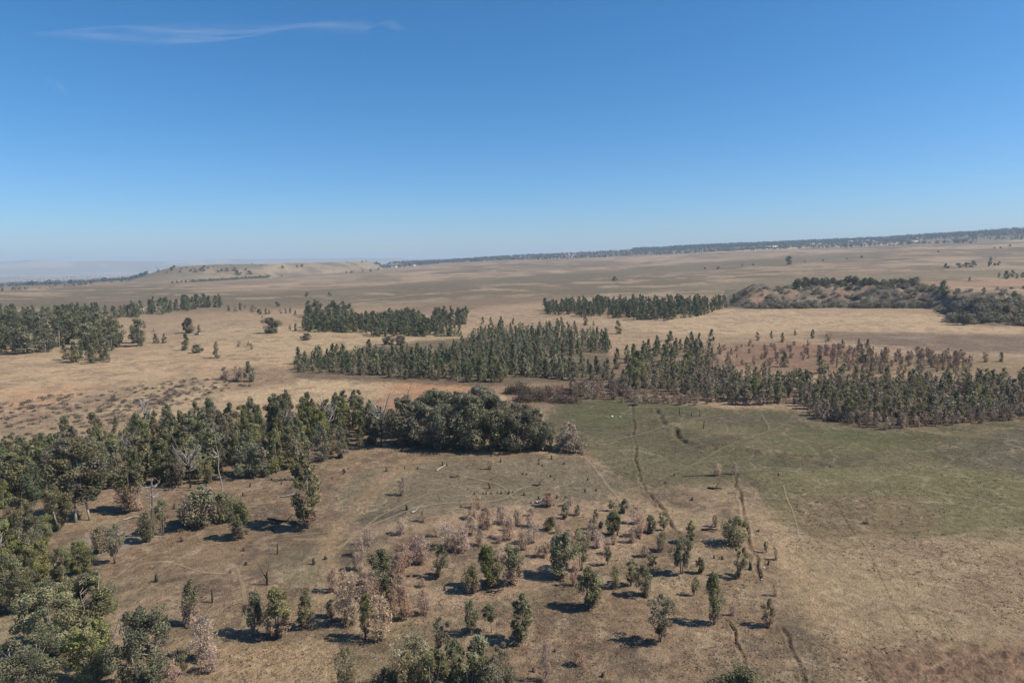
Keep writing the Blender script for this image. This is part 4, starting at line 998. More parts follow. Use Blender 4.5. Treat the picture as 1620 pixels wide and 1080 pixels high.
# ------------------------------------------------------------------ scrub
belt(K_RUST, "brown_bush", [(1290, 560), (1390, 556), (1560, 572), (1545, 590), (1400, 592), (1330, 588)], 75, 63, 4.0, .35, .42, "leafless upright bush in the thicket behind the dense block", "bush", "brown thicket", 3.5)
belt(K_RUST, "brown_bush", [(1100, 552), (1200, 545), (1330, 546), (1330, 575), (1200, 580), (1120, 574)], 60, 65, 2.4, .45, .55, "dry bush on the red scrub ground", "bush", "bushes on the red ground", 4)
belt(K_BRUSH, "brown_bush", [(985, 642), (1060, 640), (1120, 642), (1115, 630), (1030, 628), (980, 630)], 30, 67, 2.4, .35, .7, "pale dry bush along the top edge of the meadow", "bush", "dry bushes along the meadow", 2)
belt(K_BRUSH, "brown_bush", [(1275, 655), (1300, 668), (1400, 680), (1520, 674), (1640, 662), (1640, 655), (1500, 668), (1400, 672), (1310, 660)], 40, 69, 3.4, .35, .45, "pale dead bush along the foot of the dense block", "bush", "dead bushes along the dense block", 1.8)
belt(K_BRUSH, "brown_bush", [(900, 612), (985, 612), (1000, 632), (905, 630)], 26, 71, 3.8, .35, .7, "pale twiggy bush beside the brush heap", "bush", "pale bushes beside the brush heap", 2)
for k, (x, y, h, w) in enumerate([(892, 714, 36, 30), (908, 716, 34, 30), (900, 708, 42, 34), (918, 717, 24, 22), (884, 712, 30, 24), (820, 700, 40, 18)]):
    place_px(K_BRUSH, "brown_bush", x, y, h, w, "straw coloured dry bush at the tip of the dark thicket", "bush", "dry bushes at the thicket tip")
# shrubs on and before the embankment
aS = azel([1156, 1500], [487, 489])[0]; RG = np.random.default_rng(731)
for k in range(235):
    foot = k < 62
    a_ = aS[0] + (aS[1] - aS[0]) * RG.uniform(0, 1); r_ = np.interp(a_, _ebw[0], _ebw[1]) + (RG.uniform(-2, 9) if foot else RG.uniform(8, 62))
    x_, y_ = r_ * math.sin(a_), r_ * math.cos(a_); h_ = RG.uniform(2.6, 5.2) if foot else RG.uniform(1.2, 3.6)
    K_SHRUB.place("shrub", (x_, y_, float(terrain(np.array([x_]), np.array([y_]))[0])), h_, h_ * RG.uniform(1.3, 2.4), f"{'large' if h_ > 3.2 else 'middling' if h_ > 2.2 else 'small'} {K_SHRUB.tones[K_SHRUB.i % 5]} rounded shrub {'along the foot' if foot else 'on the face'} of the embankment", "shrub", "shrubs on the embankment")
belt(K_SHRUB, "shrub", [(1500, 512), (1640, 516), (1640, 480), (1560, 474), (1515, 485)], 50, 75, 4.4, .35, 1.6, lambda p, hm, k: f"{hsize(p, hm, 4.6, 6.3)} grey green shrub in the thicket beside the straw field", "shrub", "thicket beside the straw field", 5)
belt(K_SHRUB, "shrub", [(1450, 472), (1640, 474), (1640, 452), (1450, 456)], 44, 77, 2.6, .4, 1.6, "rounded shrub on the broken ground above the embankment", "shrub", "shrubs above the embankment", 7)
aE = azel([1256, 1452], [450, 446])[0]; RE = np.random.default_rng(79)
for k in range(64):
    a_ = aE[0] + (aE[1] - aE[0]) * (k + RE.uniform(0, 1)) / 64; r_ = np.interp(a_, _ebw[0], _ebw[1]) + RE.uniform(62, 96)
    x_, y_ = r_ * math.sin(a_), r_ * math.cos(a_); h_ = RE.uniform(4.2, 7.6)
    K_OLD.place("field_tree", (x_, y_, float(terrain(np.array([x_]), np.array([y_]))[0])), h_, h_ * RE.uniform(.9, 1.3), f"{'taller' if h_ > 6 else 'lower'} {K_OLD.tones[K_OLD.i % 5]} dense tree in the strip on top of the embankment", "tree", "trees on top of the embankment")
belt(K_GROVE, "field_tree", [(1575, 442), (1640, 440), (1640, 434), (1580, 437)], 9, 81, 7.5, .3, .8, "dark tree beside the red earth bank", "tree", "trees beside the red earth bank", 8)
for (x, y, h, w, lab) in [(1492, 468, 26, 20, "tall dark tree standing on the broken ground"), (1555, 466, 12, 12, "round dark tree on the broken ground"), (1605, 478, 18, 24, "broad dark tree above the thicket"), (1534, 445, 8, 7, "small tree on the red earth bank"), (1525, 514, 24, 34, "dark skirted bush at the corner of the straw field")]:
    place_px(K_OLD if h > 20 and w > 24 else K_GROVE, "field_tree", x, y, h, w, lab, "tree")
# low shrubs of the tan field
R_ = np.random.default_rng(90)
lowpts = np.vstack([scatter_px([(0, 700), (0, 640), (90, 625), (200, 616), (290, 600), (370, 596), (430, 600), (330, 628), (240, 655), (120, 690), (40, 712)], 190, 91, 2.2),
                    scatter_px([(150, 632), (290, 622), (270, 646), (160, 652)], 50, 92, 1.4)])
for p in lowpts:
    hm = R_.uniform(.35, .95)
    K_LOW.place("low_shrub", p, hm, hm * R_.uniform(2.4, 4.2), f"{'flat' if hm < .8 else 'rounded'} grey brown low shrub on the tan field", "shrub", "low shrubs of the tan field")
for (x, y, h, w, lab) in [(182, 664, 18, 14, "small crooked bare tree among low shrubs"), (196, 666, 9, 22, "grey bush at the foot of the crooked bare tree"), (176, 668, 8, 12, "grey green bush behind the crooked bare tree"), (20, 692, 10, 10, "dark bush among the low shrubs"), (180, 634, 9, 12, "green grey bush in the middle of the low shrubs"), (341, 652, 12, 6, "spindly bush behind the dense belt")]:
    place_px(K_SHRUB if "bare tree" not in lab else K_BRUSH, "shrub", x, y, h, w, lab, "shrub")

# ------------------------------------------------------------------ dead trees, stumps, logs
def limb(g, p0, p1, r0, r1, col, n=5, wob=.05, R=None, col2=None):
    t = np.linspace(0, 1, n)[:, None]; L = np.linalg.norm(np.subtract(p1, p0))
    P = np.asarray(p0) * (1 - t) + np.asarray(p1) * t
    P[1:-1] += R.normal(0, wob * L, (n - 2, 3))
    V, F = tube(P, np.linspace(r0, r1, n), 6)
    if col2 is None: g.add(V, F, np.array(col))
    else:
        tt = np.repeat(np.linspace(0, 1, n), 6)[:, None]
        g.add(V, F, np.array(col) * (1 - tt) + np.array(col2) * tt)
    return P
CHAR = (0.028, 0.025, 0.023); ASH = (0.42, 0.38, 0.34)

def dead_tree(x, y, hpx, label, seed, forks, bare=(.42, .38, .34), char=CHAR, branches=14, spread=.5, lean=(0, 0), trunk=.75, thin=1.0):
    R = np.random.default_rng(seed)
    p = at(x, y)[0]; H, D = size_px(p, x, y, hpx)
    o = link("dead_tree", None, (p[0], p[1], p[2] - .1), None, label, "dead tree", "dead trees")
    g = Geo(); b = Geo()
    top = np.array([lean[0] * H, lean[1] * H, H * trunk])
    tr = limb(g, (0, 0, -.3), top, (H * .012 + .05) * thin, (H * .006 + .015) * thin, char, 7, .015, R, np.array(char) * .4 + np.array(bare) * .6 if forks == 0 else char)
    if forks:
        for s in forks:
            limb(g, top * s[3], (s[0] * H, s[1] * H, s[2] * H), H * .009 + .03, .02, char, 6, .02, R, np.array(char) * .5 + np.array(bare) * .5)
    for k in range(branches):
        u = R.uniform(.6, 1); q = tr[int(u * 6)]
        th = R.uniform(0, 6.28); l = H * spread * R.uniform(.35, .8)
        e = q + np.array([math.cos(th) * l * .7, math.sin(th) * l * .7, l * R.uniform(.2, .9)])
        P = limb(b, q, e, H * .007 + .02, .012, bare, 5, .07, R)
        for _ in range(3):
            q2 = P[R.integers(2, 5)]; e2 = q2 + R.normal(0, 1, 3) * l * .28 + np.array([0, 0, l * .15])
            limb(b, q2, e2, .022, .008, bare, 3, .08, R)
    link("trunk", g.mesh("trunk", M_BARK, True), parent=o)
    if branches: link("branches", b.mesh("branches", M_BARK, True), parent=o)
    return o
dead_tree(241, 850, 112, "tall black burnt trunk with a tuft of white bare branches", 1, 0, branches=16, spread=.28, lean=(.06, 0), trunk=.86)
dead_tree(423, 925, 58, "forked charred trunk standing in the clearing", 2, [(-.42, 0, 1.0, .45), (.08, .05, .86, .45)], branches=0, trunk=.38, thin=1.7)
dead_tree(86, 900, 46, "charred snag with two crooked arms in the near clump", 3, [(-.5, 0, .8, .7), (.25, .1, 1.0, .5)], branches=2, trunk=.45)
dead_tree(163, 872, 42, "charred leaning branch beside a round sapling", 4, [(.2, 0, 1.0, .7)], branches=1, trunk=.6, lean=(.1, 0))
dead_tree(218, 756, 92, "grey dead tree with a long white fallen limb in the belt", 5, [(-.5, -.1, .85, .3), (.3, 0, 1.1, .5)], branches=16, trunk=.7)
dead_tree(300, 772, 96, "silvery dead tree with spreading bare branches in the belt", 6, [(.3, 0, 1.0, .6), (-.25, 0, .95, .5)], branches=22, trunk=.6)
dead_tree(352, 776, 118, "thin white leaning dead stem in the belt", 7, 0, bare=(.4, .36, .32), char=(.4, .36, .32), branches=8, spread=.25, lean=(-.06, 0), trunk=.95, thin=.5)
dead_tree(232, 700, 84, "white skeletal dead tree rising above the belt", 8, [(-.1, 0, 1.05, .6)], bare=(.48, .44, .4), char=(.4, .36, .33), branches=16, trunk=.85, spread=.3)
dead_tree(604, 706, 92, "grey bare dead tree between the belt and the dark thicket", 9, [(.2, 0, 1.0, .6), (-.15, .1, .85, .5)], bare=(.36, .33, .3), branches=18, trunk=.7)
dead_tree(640, 672, 70, "crooked leafless tree at the end of the dark thicket", 10, [(.2, 0, 1.0, .6)], bare=(.2, .165, .14), branches=16, trunk=.6)
dead_tree(520, 690, 70, "pale leafless tree inside the dense belt", 11, [(.2, 0, 1.05, .5), (-.2, 0, 1.0, .5)], branches=18, trunk=.7)
dead_tree(455, 700, 70, "grey leafless tree inside the dense belt", 12, [(.15, 0, 1.05, .5), (-.2, 0, 1.0, .5)], bare=(.33, .3, .27), branches=20, trunk=.7)
dead_tree(178, 1018, 42, "small silvery dead shrub between big dark gum trees", 13, [(.3, 0, 1.0, .4), (-.2, 0, .8, .4)], branches=8, trunk=.5)
dead_tree(485, 760, 84, "bare brown branching tree behind the tall narrow gum", 14, [(.25, 0, 1.0, .5), (-.25, 0, 1.0, .5)], bare=(.26, .2, .16), branches=22, trunk=.6)

def stump_mesh(seed):
    R = np.random.default_rng(seed); n = 9
    th = np.arange(n) * 2 * math.pi / n
    V = []; hs = [-.15, .08, .35, 1.0]; rs = [.42, .34, .24, .19]
    for h, r in zip(hs, rs):
        rr = r * R.uniform(.8, 1.25, n)
        z = np.full(n, h) if h < 1 else h * R.uniform(.55, 1.25, n)
        V.append(np.stack([np.cos(th) * rr + .1 * h * R.normal(), np.sin(th) * rr + .1 * h * R.normal(), z], 1))
    V.append(np.array([[0.03, 0.02, .55]])); V = np.concatenate(V)
    i = np.arange(3)[:, None] * n; j = np.arange(n)[None]; j2 = (j + 1) % n
    F = np.stack([i + j, i + j2, i + n + j2, i + n + j], -1).reshape(-1, 4)
    T = np.stack([3 * n + np.arange(n), 3 * n + (np.arange(n) + 1) % n, np.full(n, 4 * n)], 1)
    C = np.tile(np.array((.035, .03, .026)), (len(V), 1)) * R.uniform(.7, 1.5, (len(V), 1))
    return mesh_from("stump", V, [F, T], C, M_BARK)
STM = [stump_mesh(k) for k in range(6)]
STUMPS = [(612, 745), (662, 742), (700, 735, 1.6), (707, 737), (640, 741), (691, 744), (792, 731, 1.5), (852, 734), (853, 728), (873, 726, 1.4), (858, 737), (892, 734), (827, 750, 1.5), (833, 751), (871, 754, 1.3),
          (877, 759), (930, 759), (943, 776), (926, 778), (775, 772, 1.8), (777, 781), (764, 781), (751, 782), (769, 781), (787, 780), (793, 781), (805, 781), (812, 780), (829, 783), (740, 774), (853, 789), (840, 796), (881, 788), (895, 787), (876, 799), (730, 802),
          (644, 807, 1.5), (395, 770, 1.6), (385, 784), (430, 760), (445, 765), (460, 773), (526, 757), (545, 747), (543, 750), (543, 745), (551, 742), (275, 805, 2.0), (288, 856, 2.0), (386, 871), (389, 893), (497, 892, 1.3), (515, 884), (364, 906), (247, 920, 1.3), (1053, 764), (1095, 791), (1215, 893, 1.3), (1187, 901, 2.0), (878, 1030), (844, 1062), (953, 1070), (703, 933), (1067, 752), (965, 800), (1012, 852, 1.5), (1200, 840), (1232, 752), (1130, 883), (1143, 884)]
nb = ["on the grassy slope", "by the sapling rows", "in the clearing"]
for k, s in enumerate(STUMPS):
    p = at(s[0], s[1])[0]; f = s[2] if len(s) > 2 else 1.0
    o = link("tree_stump", STM[k % 6], (p[0], p[1], p[2]), None, f"{'taller' if f > 1.2 else 'short'} charred tree stump {'on the grassy slope below the dark thicket' if s[1] < 805 and 600 < s[0] < 1000 else 'at the foot of the belt' if s[1] < 800 and s[0] < 600 else 'on the bare soil among the saplings'}", "stump", "charred stumps")
    sc = random.uniform(.42, .68); o.scale = (sc * random.uniform(.8, 1.3), sc, sc * f * random.uniform(.5, 1.2)); o.rotation_euler = (random.uniform(-.25, .25), random.uniform(-.25, .25), random.uniform(0, 6.28))

def log_obj(x0, y0, x1, y1, r, col, label, seed, up=.12):
    R = np.random.default_rng(seed)
    a = at(x0, y0)[0]; b = at(x1, y1)[0]
    n = 6; t = np.linspace(0, 1, n)[:, None]; P = a * (1 - t) + b * t
    P[:, 2] = terrain(P[:, 0], P[:, 1]) + up + np.linspace(0, up * 2, n)
    P[1:-1, :2] += R.normal(0, .12, (n - 2, 2))
    o = link("fallen_log", None, tuple(P[0]), None, label, "log", "fallen logs")
    g = Geo(); V, F = tube(P - P[0], np.linspace(r, r * .5, n), 7); g.add(V, F, np.array(col))
    link("stem", g.mesh("stem", M_BARK, True), parent=o)
    b2 = Geo(); q = P[3] - P[0]
    V, F = tube([q, q + np.array([.5, .4, .5]), q + np.array([.9, .5, .9])], [r * .5, r * .35, r * .15], 5); b2.add(V, F, np.array(col))
    link("branch", b2.mesh("branch", M_BARK, True), parent=o)
for k, a in enumerate([(690, 745, 705, 738, .14, ASH, "pale fallen log leaning on a charred stump"), (424, 821, 470, 830, .2, CHAR, "long charred fallen trunk in the shade of the tall narrow gum"), (445, 786, 475, 784, .13, ASH, "grey fallen log in front of the belt"),
                       (1110, 838, 1135, 841, .16, CHAR, "charred log on the soil near the long ditch"), (652, 811, 660, 810, .2, (.5, .46, .4), "short pale log beside a charred stump"), (848, 796, 856, 796, .25, (.55, .52, .48), "short white log among charred stumps"),
                       (1080, 754, 1160, 752, .07, CHAR, "long charred log line at the top of the long ditch"), (1120, 772, 1142, 776, .18, CHAR, "curved charred log near the top of the long ditch"), (195, 823, 226, 817, .14, ASH, "grey log beside the broad scorched sapling"), (770, 937, 797, 936, .12, CHAR, "dark log below the dense green sapling"), (712, 755, 728, 757, .12, CHAR, "thin dark log on the grassy slope"), (842, 768, 856, 769, .15, CHAR, "thick dark log beside stumps")]):
    log_obj(*a, 200 + k)

# brush heap: tangled cut branches beside the meadow
def brush_heap(x0, x1, y, hpx, label, seed, nrow=220):
    R = np.random.default_rng(seed)
    a = at(x0, y)[0]; b = at(x1, y)[0]; c = (a + b) / 2; L = np.linalg.norm(b - a) / 2
    h, D = size_px(c, (x0 + x1) / 2, y, hpx)
    g = Geo()
    for k in range(nrow):
        u = R.uniform(-1, 1); v = R.uniform(-1, 1); top = h * max(.15, 1 - u * u * .7 - v * v * .6)
        q = np.array([u * L, v * L * .55, R.uniform(0, top * .7)])
        d = R.normal(0, 1, 3); d[2] = abs(d[2]) * .5; d /= np.linalg.norm(d); l = R.uniform(1.2, 3.0)
        V, F = tube([q - d * l * .5 * np.array([1, 1, .3]), q + R.normal(0, .1, 3), q + d * l * .5], [.05, .05, .015], 3)
        V[:, 2] = np.maximum(V[:, 2], -.1)
        g.add(V, F, np.array(DRY[R.integers(0, 3)]) * R.uniform(.6, 1.1))
    for k in range(30):
        u = R.uniform(-.9, .9); v = R.uniform(-.9, .9); top = h * max(.2, 1 - u * u * .7 - v * v * .6)
        P = np.array([u * L, v * L * .55, 0]) + R.normal(0, 1, (60, 3)) * np.array([.8, .8, .1]); P[:, 2] = R.uniform(0, top * .8, 60)
        V, F = leaf_quads(P, .5, .16, .1, R); g.add(V, F, np.repeat(pick([(.16, .115, .085), (.2, .14, .1), (.12, .09, .07)], 60, R), 4, axis=0))
    me = g.mesh("brush_heap", M_LEAF)
    link("brush_heap", me, tuple(c), None, label, "brush heap", "brush heaps", "stuff" if False else None)
brush_heap(815, 868, 634, 30, "tangled heap of dead brown branches behind the dark thicket", 1)
brush_heap(845, 905, 626, 26, "tangled heap of dead brown branches at the corner of the meadow", 2)
brush_heap(870, 915, 636, 16, "low heap of dead brown branches at the edge of the meadow", 3)
brush_heap(800, 840, 622, 24, "tangled brown branches piled below the plantation strip", 4)

# fence posts and white stones on the meadow
def post_mesh():
    V, F = tube([(0, 0, -.3), (0, 0, .6), (.02, 0, 1.5), (.02, 0, 1.52)], [.11, .1, .09, .01], 8)
    return mesh_from("post", V, [F], np.tile(np.array((.05, .042, .036)), (len(V), 1)), M_BARK)
PM = post_mesh()
for (x, y, s, lab) in [(1075, 656, 1.3, "thick dark post standing in the meadow beside the ditch"), (1094, 658, .7, "short dark post behind the thick one"), (1107, 658, .9, "thin dark post beside the short one"), (1113, 678, 1.3, "slim dark post in the middle of the meadow"), (336, 953, 1.1, "thin dark post in the clearing"), (439, 876, 1.0, "thin dark post behind the forked dead trunk")]:
    p = at(x, y)[0]; o = link("fence_post", PM, tuple(p), None, lab, "post", "dark posts"); o.scale = (1, 1, s); o.rotation_euler = (random.uniform(-.06, .06), random.uniform(-.06, .06), 0)
def rock_mesh(seed):
    R = np.random.default_rng(seed); V = []; n = 8
    for k, (h, r) in enumerate([(-.1, .9), (.25, 1.0), (.6, .7), (.8, .3)]):
        th = np.arange(n) * 2 * math.pi / n + .2 * k; rr = r * R.uniform(.75, 1.2, n)
        V.append(np.stack([np.cos(th) * rr, np.sin(th) * rr * .75, np.full(n, h) + R.normal(0, .05, n)], 1))
    V.append([[0, 0, .85]]); V = np.concatenate(V)
    i = np.arange(3)[:, None] * n; j = np.arange(n)[None]; j2 = (j + 1) % n
    F = np.stack([i + j, i + j2, i + n + j2, i + n + j], -1).reshape(-1, 4)
    T = np.stack([3 * n + np.arange(n), 3 * n + (np.arange(n) + 1) % n, np.full(n, 4 * n)], 1)
    return mesh_from("rock", V, [F, T], np.tile(np.array((.62, .58, .52)), (len(V), 1)), M_BARK)
RK = [rock_mesh(3), rock_mesh(4)]
for (x, y, s, lab) in [(968, 659, .8, "white boulder on the green meadow beside the ditch"), (981, 659, .45, "small white stone beside the white boulder"), (1205, 917, .35, "white stone at the lower end of the long ditch"), (1474, 999, .22, "small white stone on the open straw ground"), (1431, 993, .2, "second small white stone on the straw ground"), (1208, 898, .4, "pale stone beside the long ditch")]:
    p = at(x, y)[0]; o = link("stone", RK[int(x) % 2], tuple(p), None, lab, "stone"); o.scale = (s * .55, s * .55, s * .5)

# ------------------------------------------------------------------ dry grass tufts of the near ground (nobody could count them)
def tufts():
    R = np.random.default_rng(77)
    n = 70000
    az = R.uniform(-.72, .72, n); dep = R.uniform(math.radians(10.5), math.radians(40), n)
    r = CAM_H / np.tan(dep); X = r * np.sin(az); Y = r * np.cos(az)
    dens = fbm(X, Y, 9, 201, 4)
    keep = R.uniform(size=n) < sstep(.42, .64, dens)
    keep &= poly_mask(X, Y, [(1345, 1032), (1640, 1020), (1660, 1100), (1390, 1100)], .03, 96) < .5
    X = X[keep]; Y = Y[keep]; n = len(X)
    Z = terrain(X, Y) - .03
    nb = 4
    s = R.uniform(.07, .24, n) * (1 + .003 * np.hypot(X, Y))
    base = np.stack([X, Y, Z], 1)
    green = poly_mask(X, Y, [(850, 652), (1000, 628), (1290, 668), (1660, 662), (1660, 840), (1310, 848), (1180, 764), (1005, 765), (870, 700)], .03, 81) > .4
    col = pick([(.42, .33, .21), (.34, .26, .165), (.25, .19, .125), (.2, .165, .105), (.42, .33, .215)], n, R)
    col[green] = pick([(.15, .155, .075), (.2, .18, .1), (.12, .135, .06)], int(green.sum()), R)
    V = []; C = []
    for k in range(nb):
        th = R.uniform(0, 6.28, n); d = np.stack([np.cos(th), np.sin(th), np.zeros(n)], 1)
        side = np.stack([-np.sin(th), np.cos(th), np.zeros(n)], 1)
        h = s * R.uniform(.2, .6, n)
        a = base + side * (s * .4)[:, None]; b = base - side * (s * .4)[:, None]
        c = base + d * (s * R.uniform(.5, 1.3, n))[:, None]; c[:, 2] += h
        V.append(np.stack([a, b, c], 1)); C.append(np.repeat(col * R.uniform(.8, 1.2, (n, 1)), 3, axis=0))
    V = np.concatenate(V).reshape(-1, 3); C = np.concatenate(C)
    me = mesh_from("dry_grass", V, [np.arange(len(V)).reshape(-1, 3)], C, M_TUFT)
    link("dry_grass", me, kind="stuff", label="tufts of dry grass and weeds over the near ground")
tufts()

# ------------------------------------------------------------------ far side: koppie trees, hedge, ridge woodland, houses
KOPT = [(222, 436, 6, 8), (232, 431, 6, 9), (248, 426, 5, 6), (250, 430, 5, 4), (271, 428, 6, 7), (275, 425, 6, 7), (281, 422, 4, 4), (287, 426, 3, 4), (301, 429, 4, 5), (309, 430, 6, 6), (317, 428, 5, 6), (322, 429, 8, 5), (323, 423, 4, 5), (330, 424, 3, 10), (345, 430, 4, 7), (351, 429, 5, 5), (359, 429, 6, 10), (371, 428, 6, 6), (378, 435, 9, 10), (389, 427, 4, 5),
        (395, 434, 7, 9), (365, 420, 2, 5), (399, 418, 2, 4), (413, 420, 2, 4), (447, 424, 5, 5), (470, 423, 4, 7), (478, 422, 5, 7), (446, 437, 3, 3), (549, 415, 2, 6), (560, 414, 3, 5), (573, 415, 3, 4), (580, 414, 2, 5), (556, 432, 4, 9), (548, 432, 4, 3), (586, 429, 4, 8), (599, 427, 4, 10), (574, 430, 3, 3), (264, 432, 3, 4), (296, 424, 2, 4), (305, 424, 2, 3), (262, 424, 2, 4), (338, 423, 2, 6), (285, 431, 4, 3)]
for (x, y, h, w) in KOPT:
    place_px(K_FAR, "hill_tree", x, y, h, w, f"{'small' if h < 4 else 'larger'} dark bush dotted on the flat topped hill", "tree", "bushes of the flat topped hill")
for k in range(52):
    x = 272 + (425 - 272) * (k / 51) ** .9; y = 448 - 9.0 * ((x - 272) / 153) ** 1.1
    if x < 300 and k % 2: continue
    place_px(K_FAR, "hill_tree", x, y, random.uniform(3.4, 5.2), random.uniform(4, 6), "dark tree in the long hedge at the foot of the flat topped hill", "tree", "hedge below the hill")

def woodland(name, spots, label, seed, H=(7, 12), leaf=3.5, nl=15, pal=((.125, .175, .205), (.15, .195, .22), (.10, .15, .185))):  # leaf palette is tinted blue, painting extra distance haze into the trees
    R = np.random.default_rng(seed); g = Geo()
    for p in spots:
        h = R.uniform(*H); w = h * R.uniform(.4, .75)
        d = R.normal(size=(nl, 3)); d /= np.linalg.norm(d, axis=1)[:, None]
        c = p + np.array([0, 0, h * .55]) + d * (R.uniform(.4, 1, nl) ** .5)[:, None] * np.array([w, w, h * .5])
        V, F = leaf_quads(c, leaf * h / 9, leaf * .8 * h / 9, 0, R, d)
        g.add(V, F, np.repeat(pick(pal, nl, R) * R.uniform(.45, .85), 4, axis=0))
        V, F = tube([p - np.array([0, 0, .5]), p + np.array([0, 0, h * .6])], [.3, .15], 4); g.add(V, F, np.array((.1, .08, .06)))
    link(name, g.mesh(name, M_LEAF), None, None, label, None, None, "stuff")

def polar_spots(n, seed, fr, azr, dens_s, lo, hi, thr=.5, yk=1.0):
    R = np.random.default_rng(seed); out = []
    a = R.uniform(*azr, n * 6); r = fr(a, R)
    X = r * np.sin(a); Y = r * np.cos(a)
    k = fbm(X, Y * yk, dens_s, seed, 4) > thr
    X = X[k][:n]; Y = Y[k][:n]
    return np.column_stack([X, Y, terrain(X, Y)])
a6 = azel([590, 1680], [412, 360])[0]
def fr_ridge(a, R):
    R1 = np.interp(a, _ea, _er); return R1 + (CREST_R + 60 - R1) * R.uniform(.05, 1, len(a)) ** .8
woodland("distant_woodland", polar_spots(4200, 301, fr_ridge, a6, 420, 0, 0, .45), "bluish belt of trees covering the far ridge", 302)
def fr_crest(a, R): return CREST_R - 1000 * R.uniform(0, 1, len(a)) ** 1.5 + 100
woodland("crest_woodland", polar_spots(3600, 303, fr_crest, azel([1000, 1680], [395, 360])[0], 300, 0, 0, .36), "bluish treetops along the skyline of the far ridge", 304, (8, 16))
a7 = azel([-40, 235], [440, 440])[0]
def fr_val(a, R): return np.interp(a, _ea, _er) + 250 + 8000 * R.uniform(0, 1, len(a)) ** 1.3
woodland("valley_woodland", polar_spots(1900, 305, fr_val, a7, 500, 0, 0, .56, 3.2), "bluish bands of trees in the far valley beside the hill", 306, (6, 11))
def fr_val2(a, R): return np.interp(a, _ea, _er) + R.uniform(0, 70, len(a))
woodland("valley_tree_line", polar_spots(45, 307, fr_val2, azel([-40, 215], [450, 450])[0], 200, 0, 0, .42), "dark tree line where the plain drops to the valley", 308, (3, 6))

M_WALL = plain_material("whitewashed_wall", (.72, .69, .64), .1, .5)
M_ROOF = plain_material("pale_roof_sheet", (.75, .74, .72), .1, .6)
M_ROOFR = plain_material("brown_roof", (.25, .17, .13), .2, .6)
M_WIN = plain_material("dark_window", (.04, .045, .05), .2, .6, .3)
def box(x0, x1, y0, y1, z0, z1):
    V = np.array([(x, y, z) for z in (z0, z1) for x, y in ((x0, y0), (x1, y0), (x1, y1), (x0, y1))], float)
    F = np.array([(0, 3, 2, 1), (4, 5, 6, 7), (0, 1, 5, 4), (1, 2, 6, 5), (2, 3, 7, 6), (3, 0, 4, 7)])
    return V, F
def house(px, py, wpx, hpx, label, gable=True, roof=None, dep=.5, rot=None):
    p = at(px, py)[0]; h, D = size_px(p, px, py, hpx); w = wpx / FPX * D; d = max(w * dep, 6.0)
    o = link("house", None, (p[0], p[1], p[2] - .3), None, label, "house", "far houses")
    o.rotation_euler[2] = -math.atan2(p[0], p[1]) + (random.uniform(-.2, .2) if rot is None else rot)
    wh = h * (.68 if gable else .9)
    V, F = box(-w / 2, w / 2, -d / 2, d / 2, -1.0, wh); link("wall", mesh_from("wall", V, [F], None, M_WALL), parent=o)
    e = .35
    if gable:
        V = np.array([(-w / 2 - e, -d / 2 - e, wh + .003), (w / 2 + e, -d / 2 - e, wh + .003), (w / 2 + e, d / 2 + e, wh + .003), (-w / 2 - e, d / 2 + e, wh + .003), (-w / 2 - e, 0, h), (w / 2 + e, 0, h)])
        Fq = np.array([(0, 1, 5, 4), (2, 3, 4, 5), (3, 2, 1, 0)]); Ft = np.array([(1, 2, 5), (3, 0, 4)])
        link("roof", mesh_from("roof", V, [Fq, Ft], None, roof or M_ROOF), parent=o)
    else:
        V, F = box(-w / 2 - e, w / 2 + e, -d / 2 - e, d / 2 + e, wh + .003, h); link("roof", mesh_from("roof", V, [F], None, roof or M_ROOF), parent=o)
    nw = max(2, min(7, int(w / 5)))
    V, F = box(-.6, .6, -.06, .06, 0, 1.3); wm = mesh_from("window", V, [F], None, M_WIN)
    for k in range(nw):
        link("window", wm, (-w / 2 + w * (k + .5) / nw, -d / 2 - .02, min(1.0, wh * .3)), parent=o)
    return o
for (x, y, w, h, lab, gb, rf) in [(1219, 392, 22, 3, "long white shed below the far ridge", True, None), (1345, 385, 7, 4.5, "white flat roofed block at the end of the far row", False, None), (1354, 385, 6, 5, "white flat roofed block, second of the far row", False, None),
                                  (1363, 384.5, 6, 4, "low white flat roofed block inside the far row", False, None), (1372, 384, 5, 5, "narrow white flat roofed block of the far row", False, None), (1382, 384, 4, 4, "smallest white flat roofed block of the far row", False, None),
                                  (1447, 385, 9, 4, "farmhouse with a pale roof beside a dark tree", True, None), (1450, 379, 6, 3, "white roofed house among the ridge trees", True, None), (1284, 388, 8, 4, "brown roofed house below the far ridge", True, M_ROOFR), (1296, 388, 8, 3.5, "second brown roofed house below the far ridge", True, M_ROOFR),
                                  (625, 423, 6, 2, "white roofed farm building beside the flat topped hill", True, None), (655, 421, 5, 2, "small white building in the trees beyond the flat topped hill", True, None), (312, 529, 5, 3.2, "small pale hut beside the top heavy tree", True, None), (222, 491, 10, 3, "pale farm building half hidden by the tree line", True, None), (14, 507, 8, 5, "white walled building behind the big old grove", True, None), (900, 404, 4, 2, "tiny white house under the far ridge trees", True, None)]:
    house(x, y, w, h, lab, gb, rf)
for (x, y, h, w, lab) in [(1440, 386, 6, 8, "dark tree beside the pale roofed farmhouse")]:
    place_px(K_FAR, "field_tree", x, y, h, w, lab, "tree")

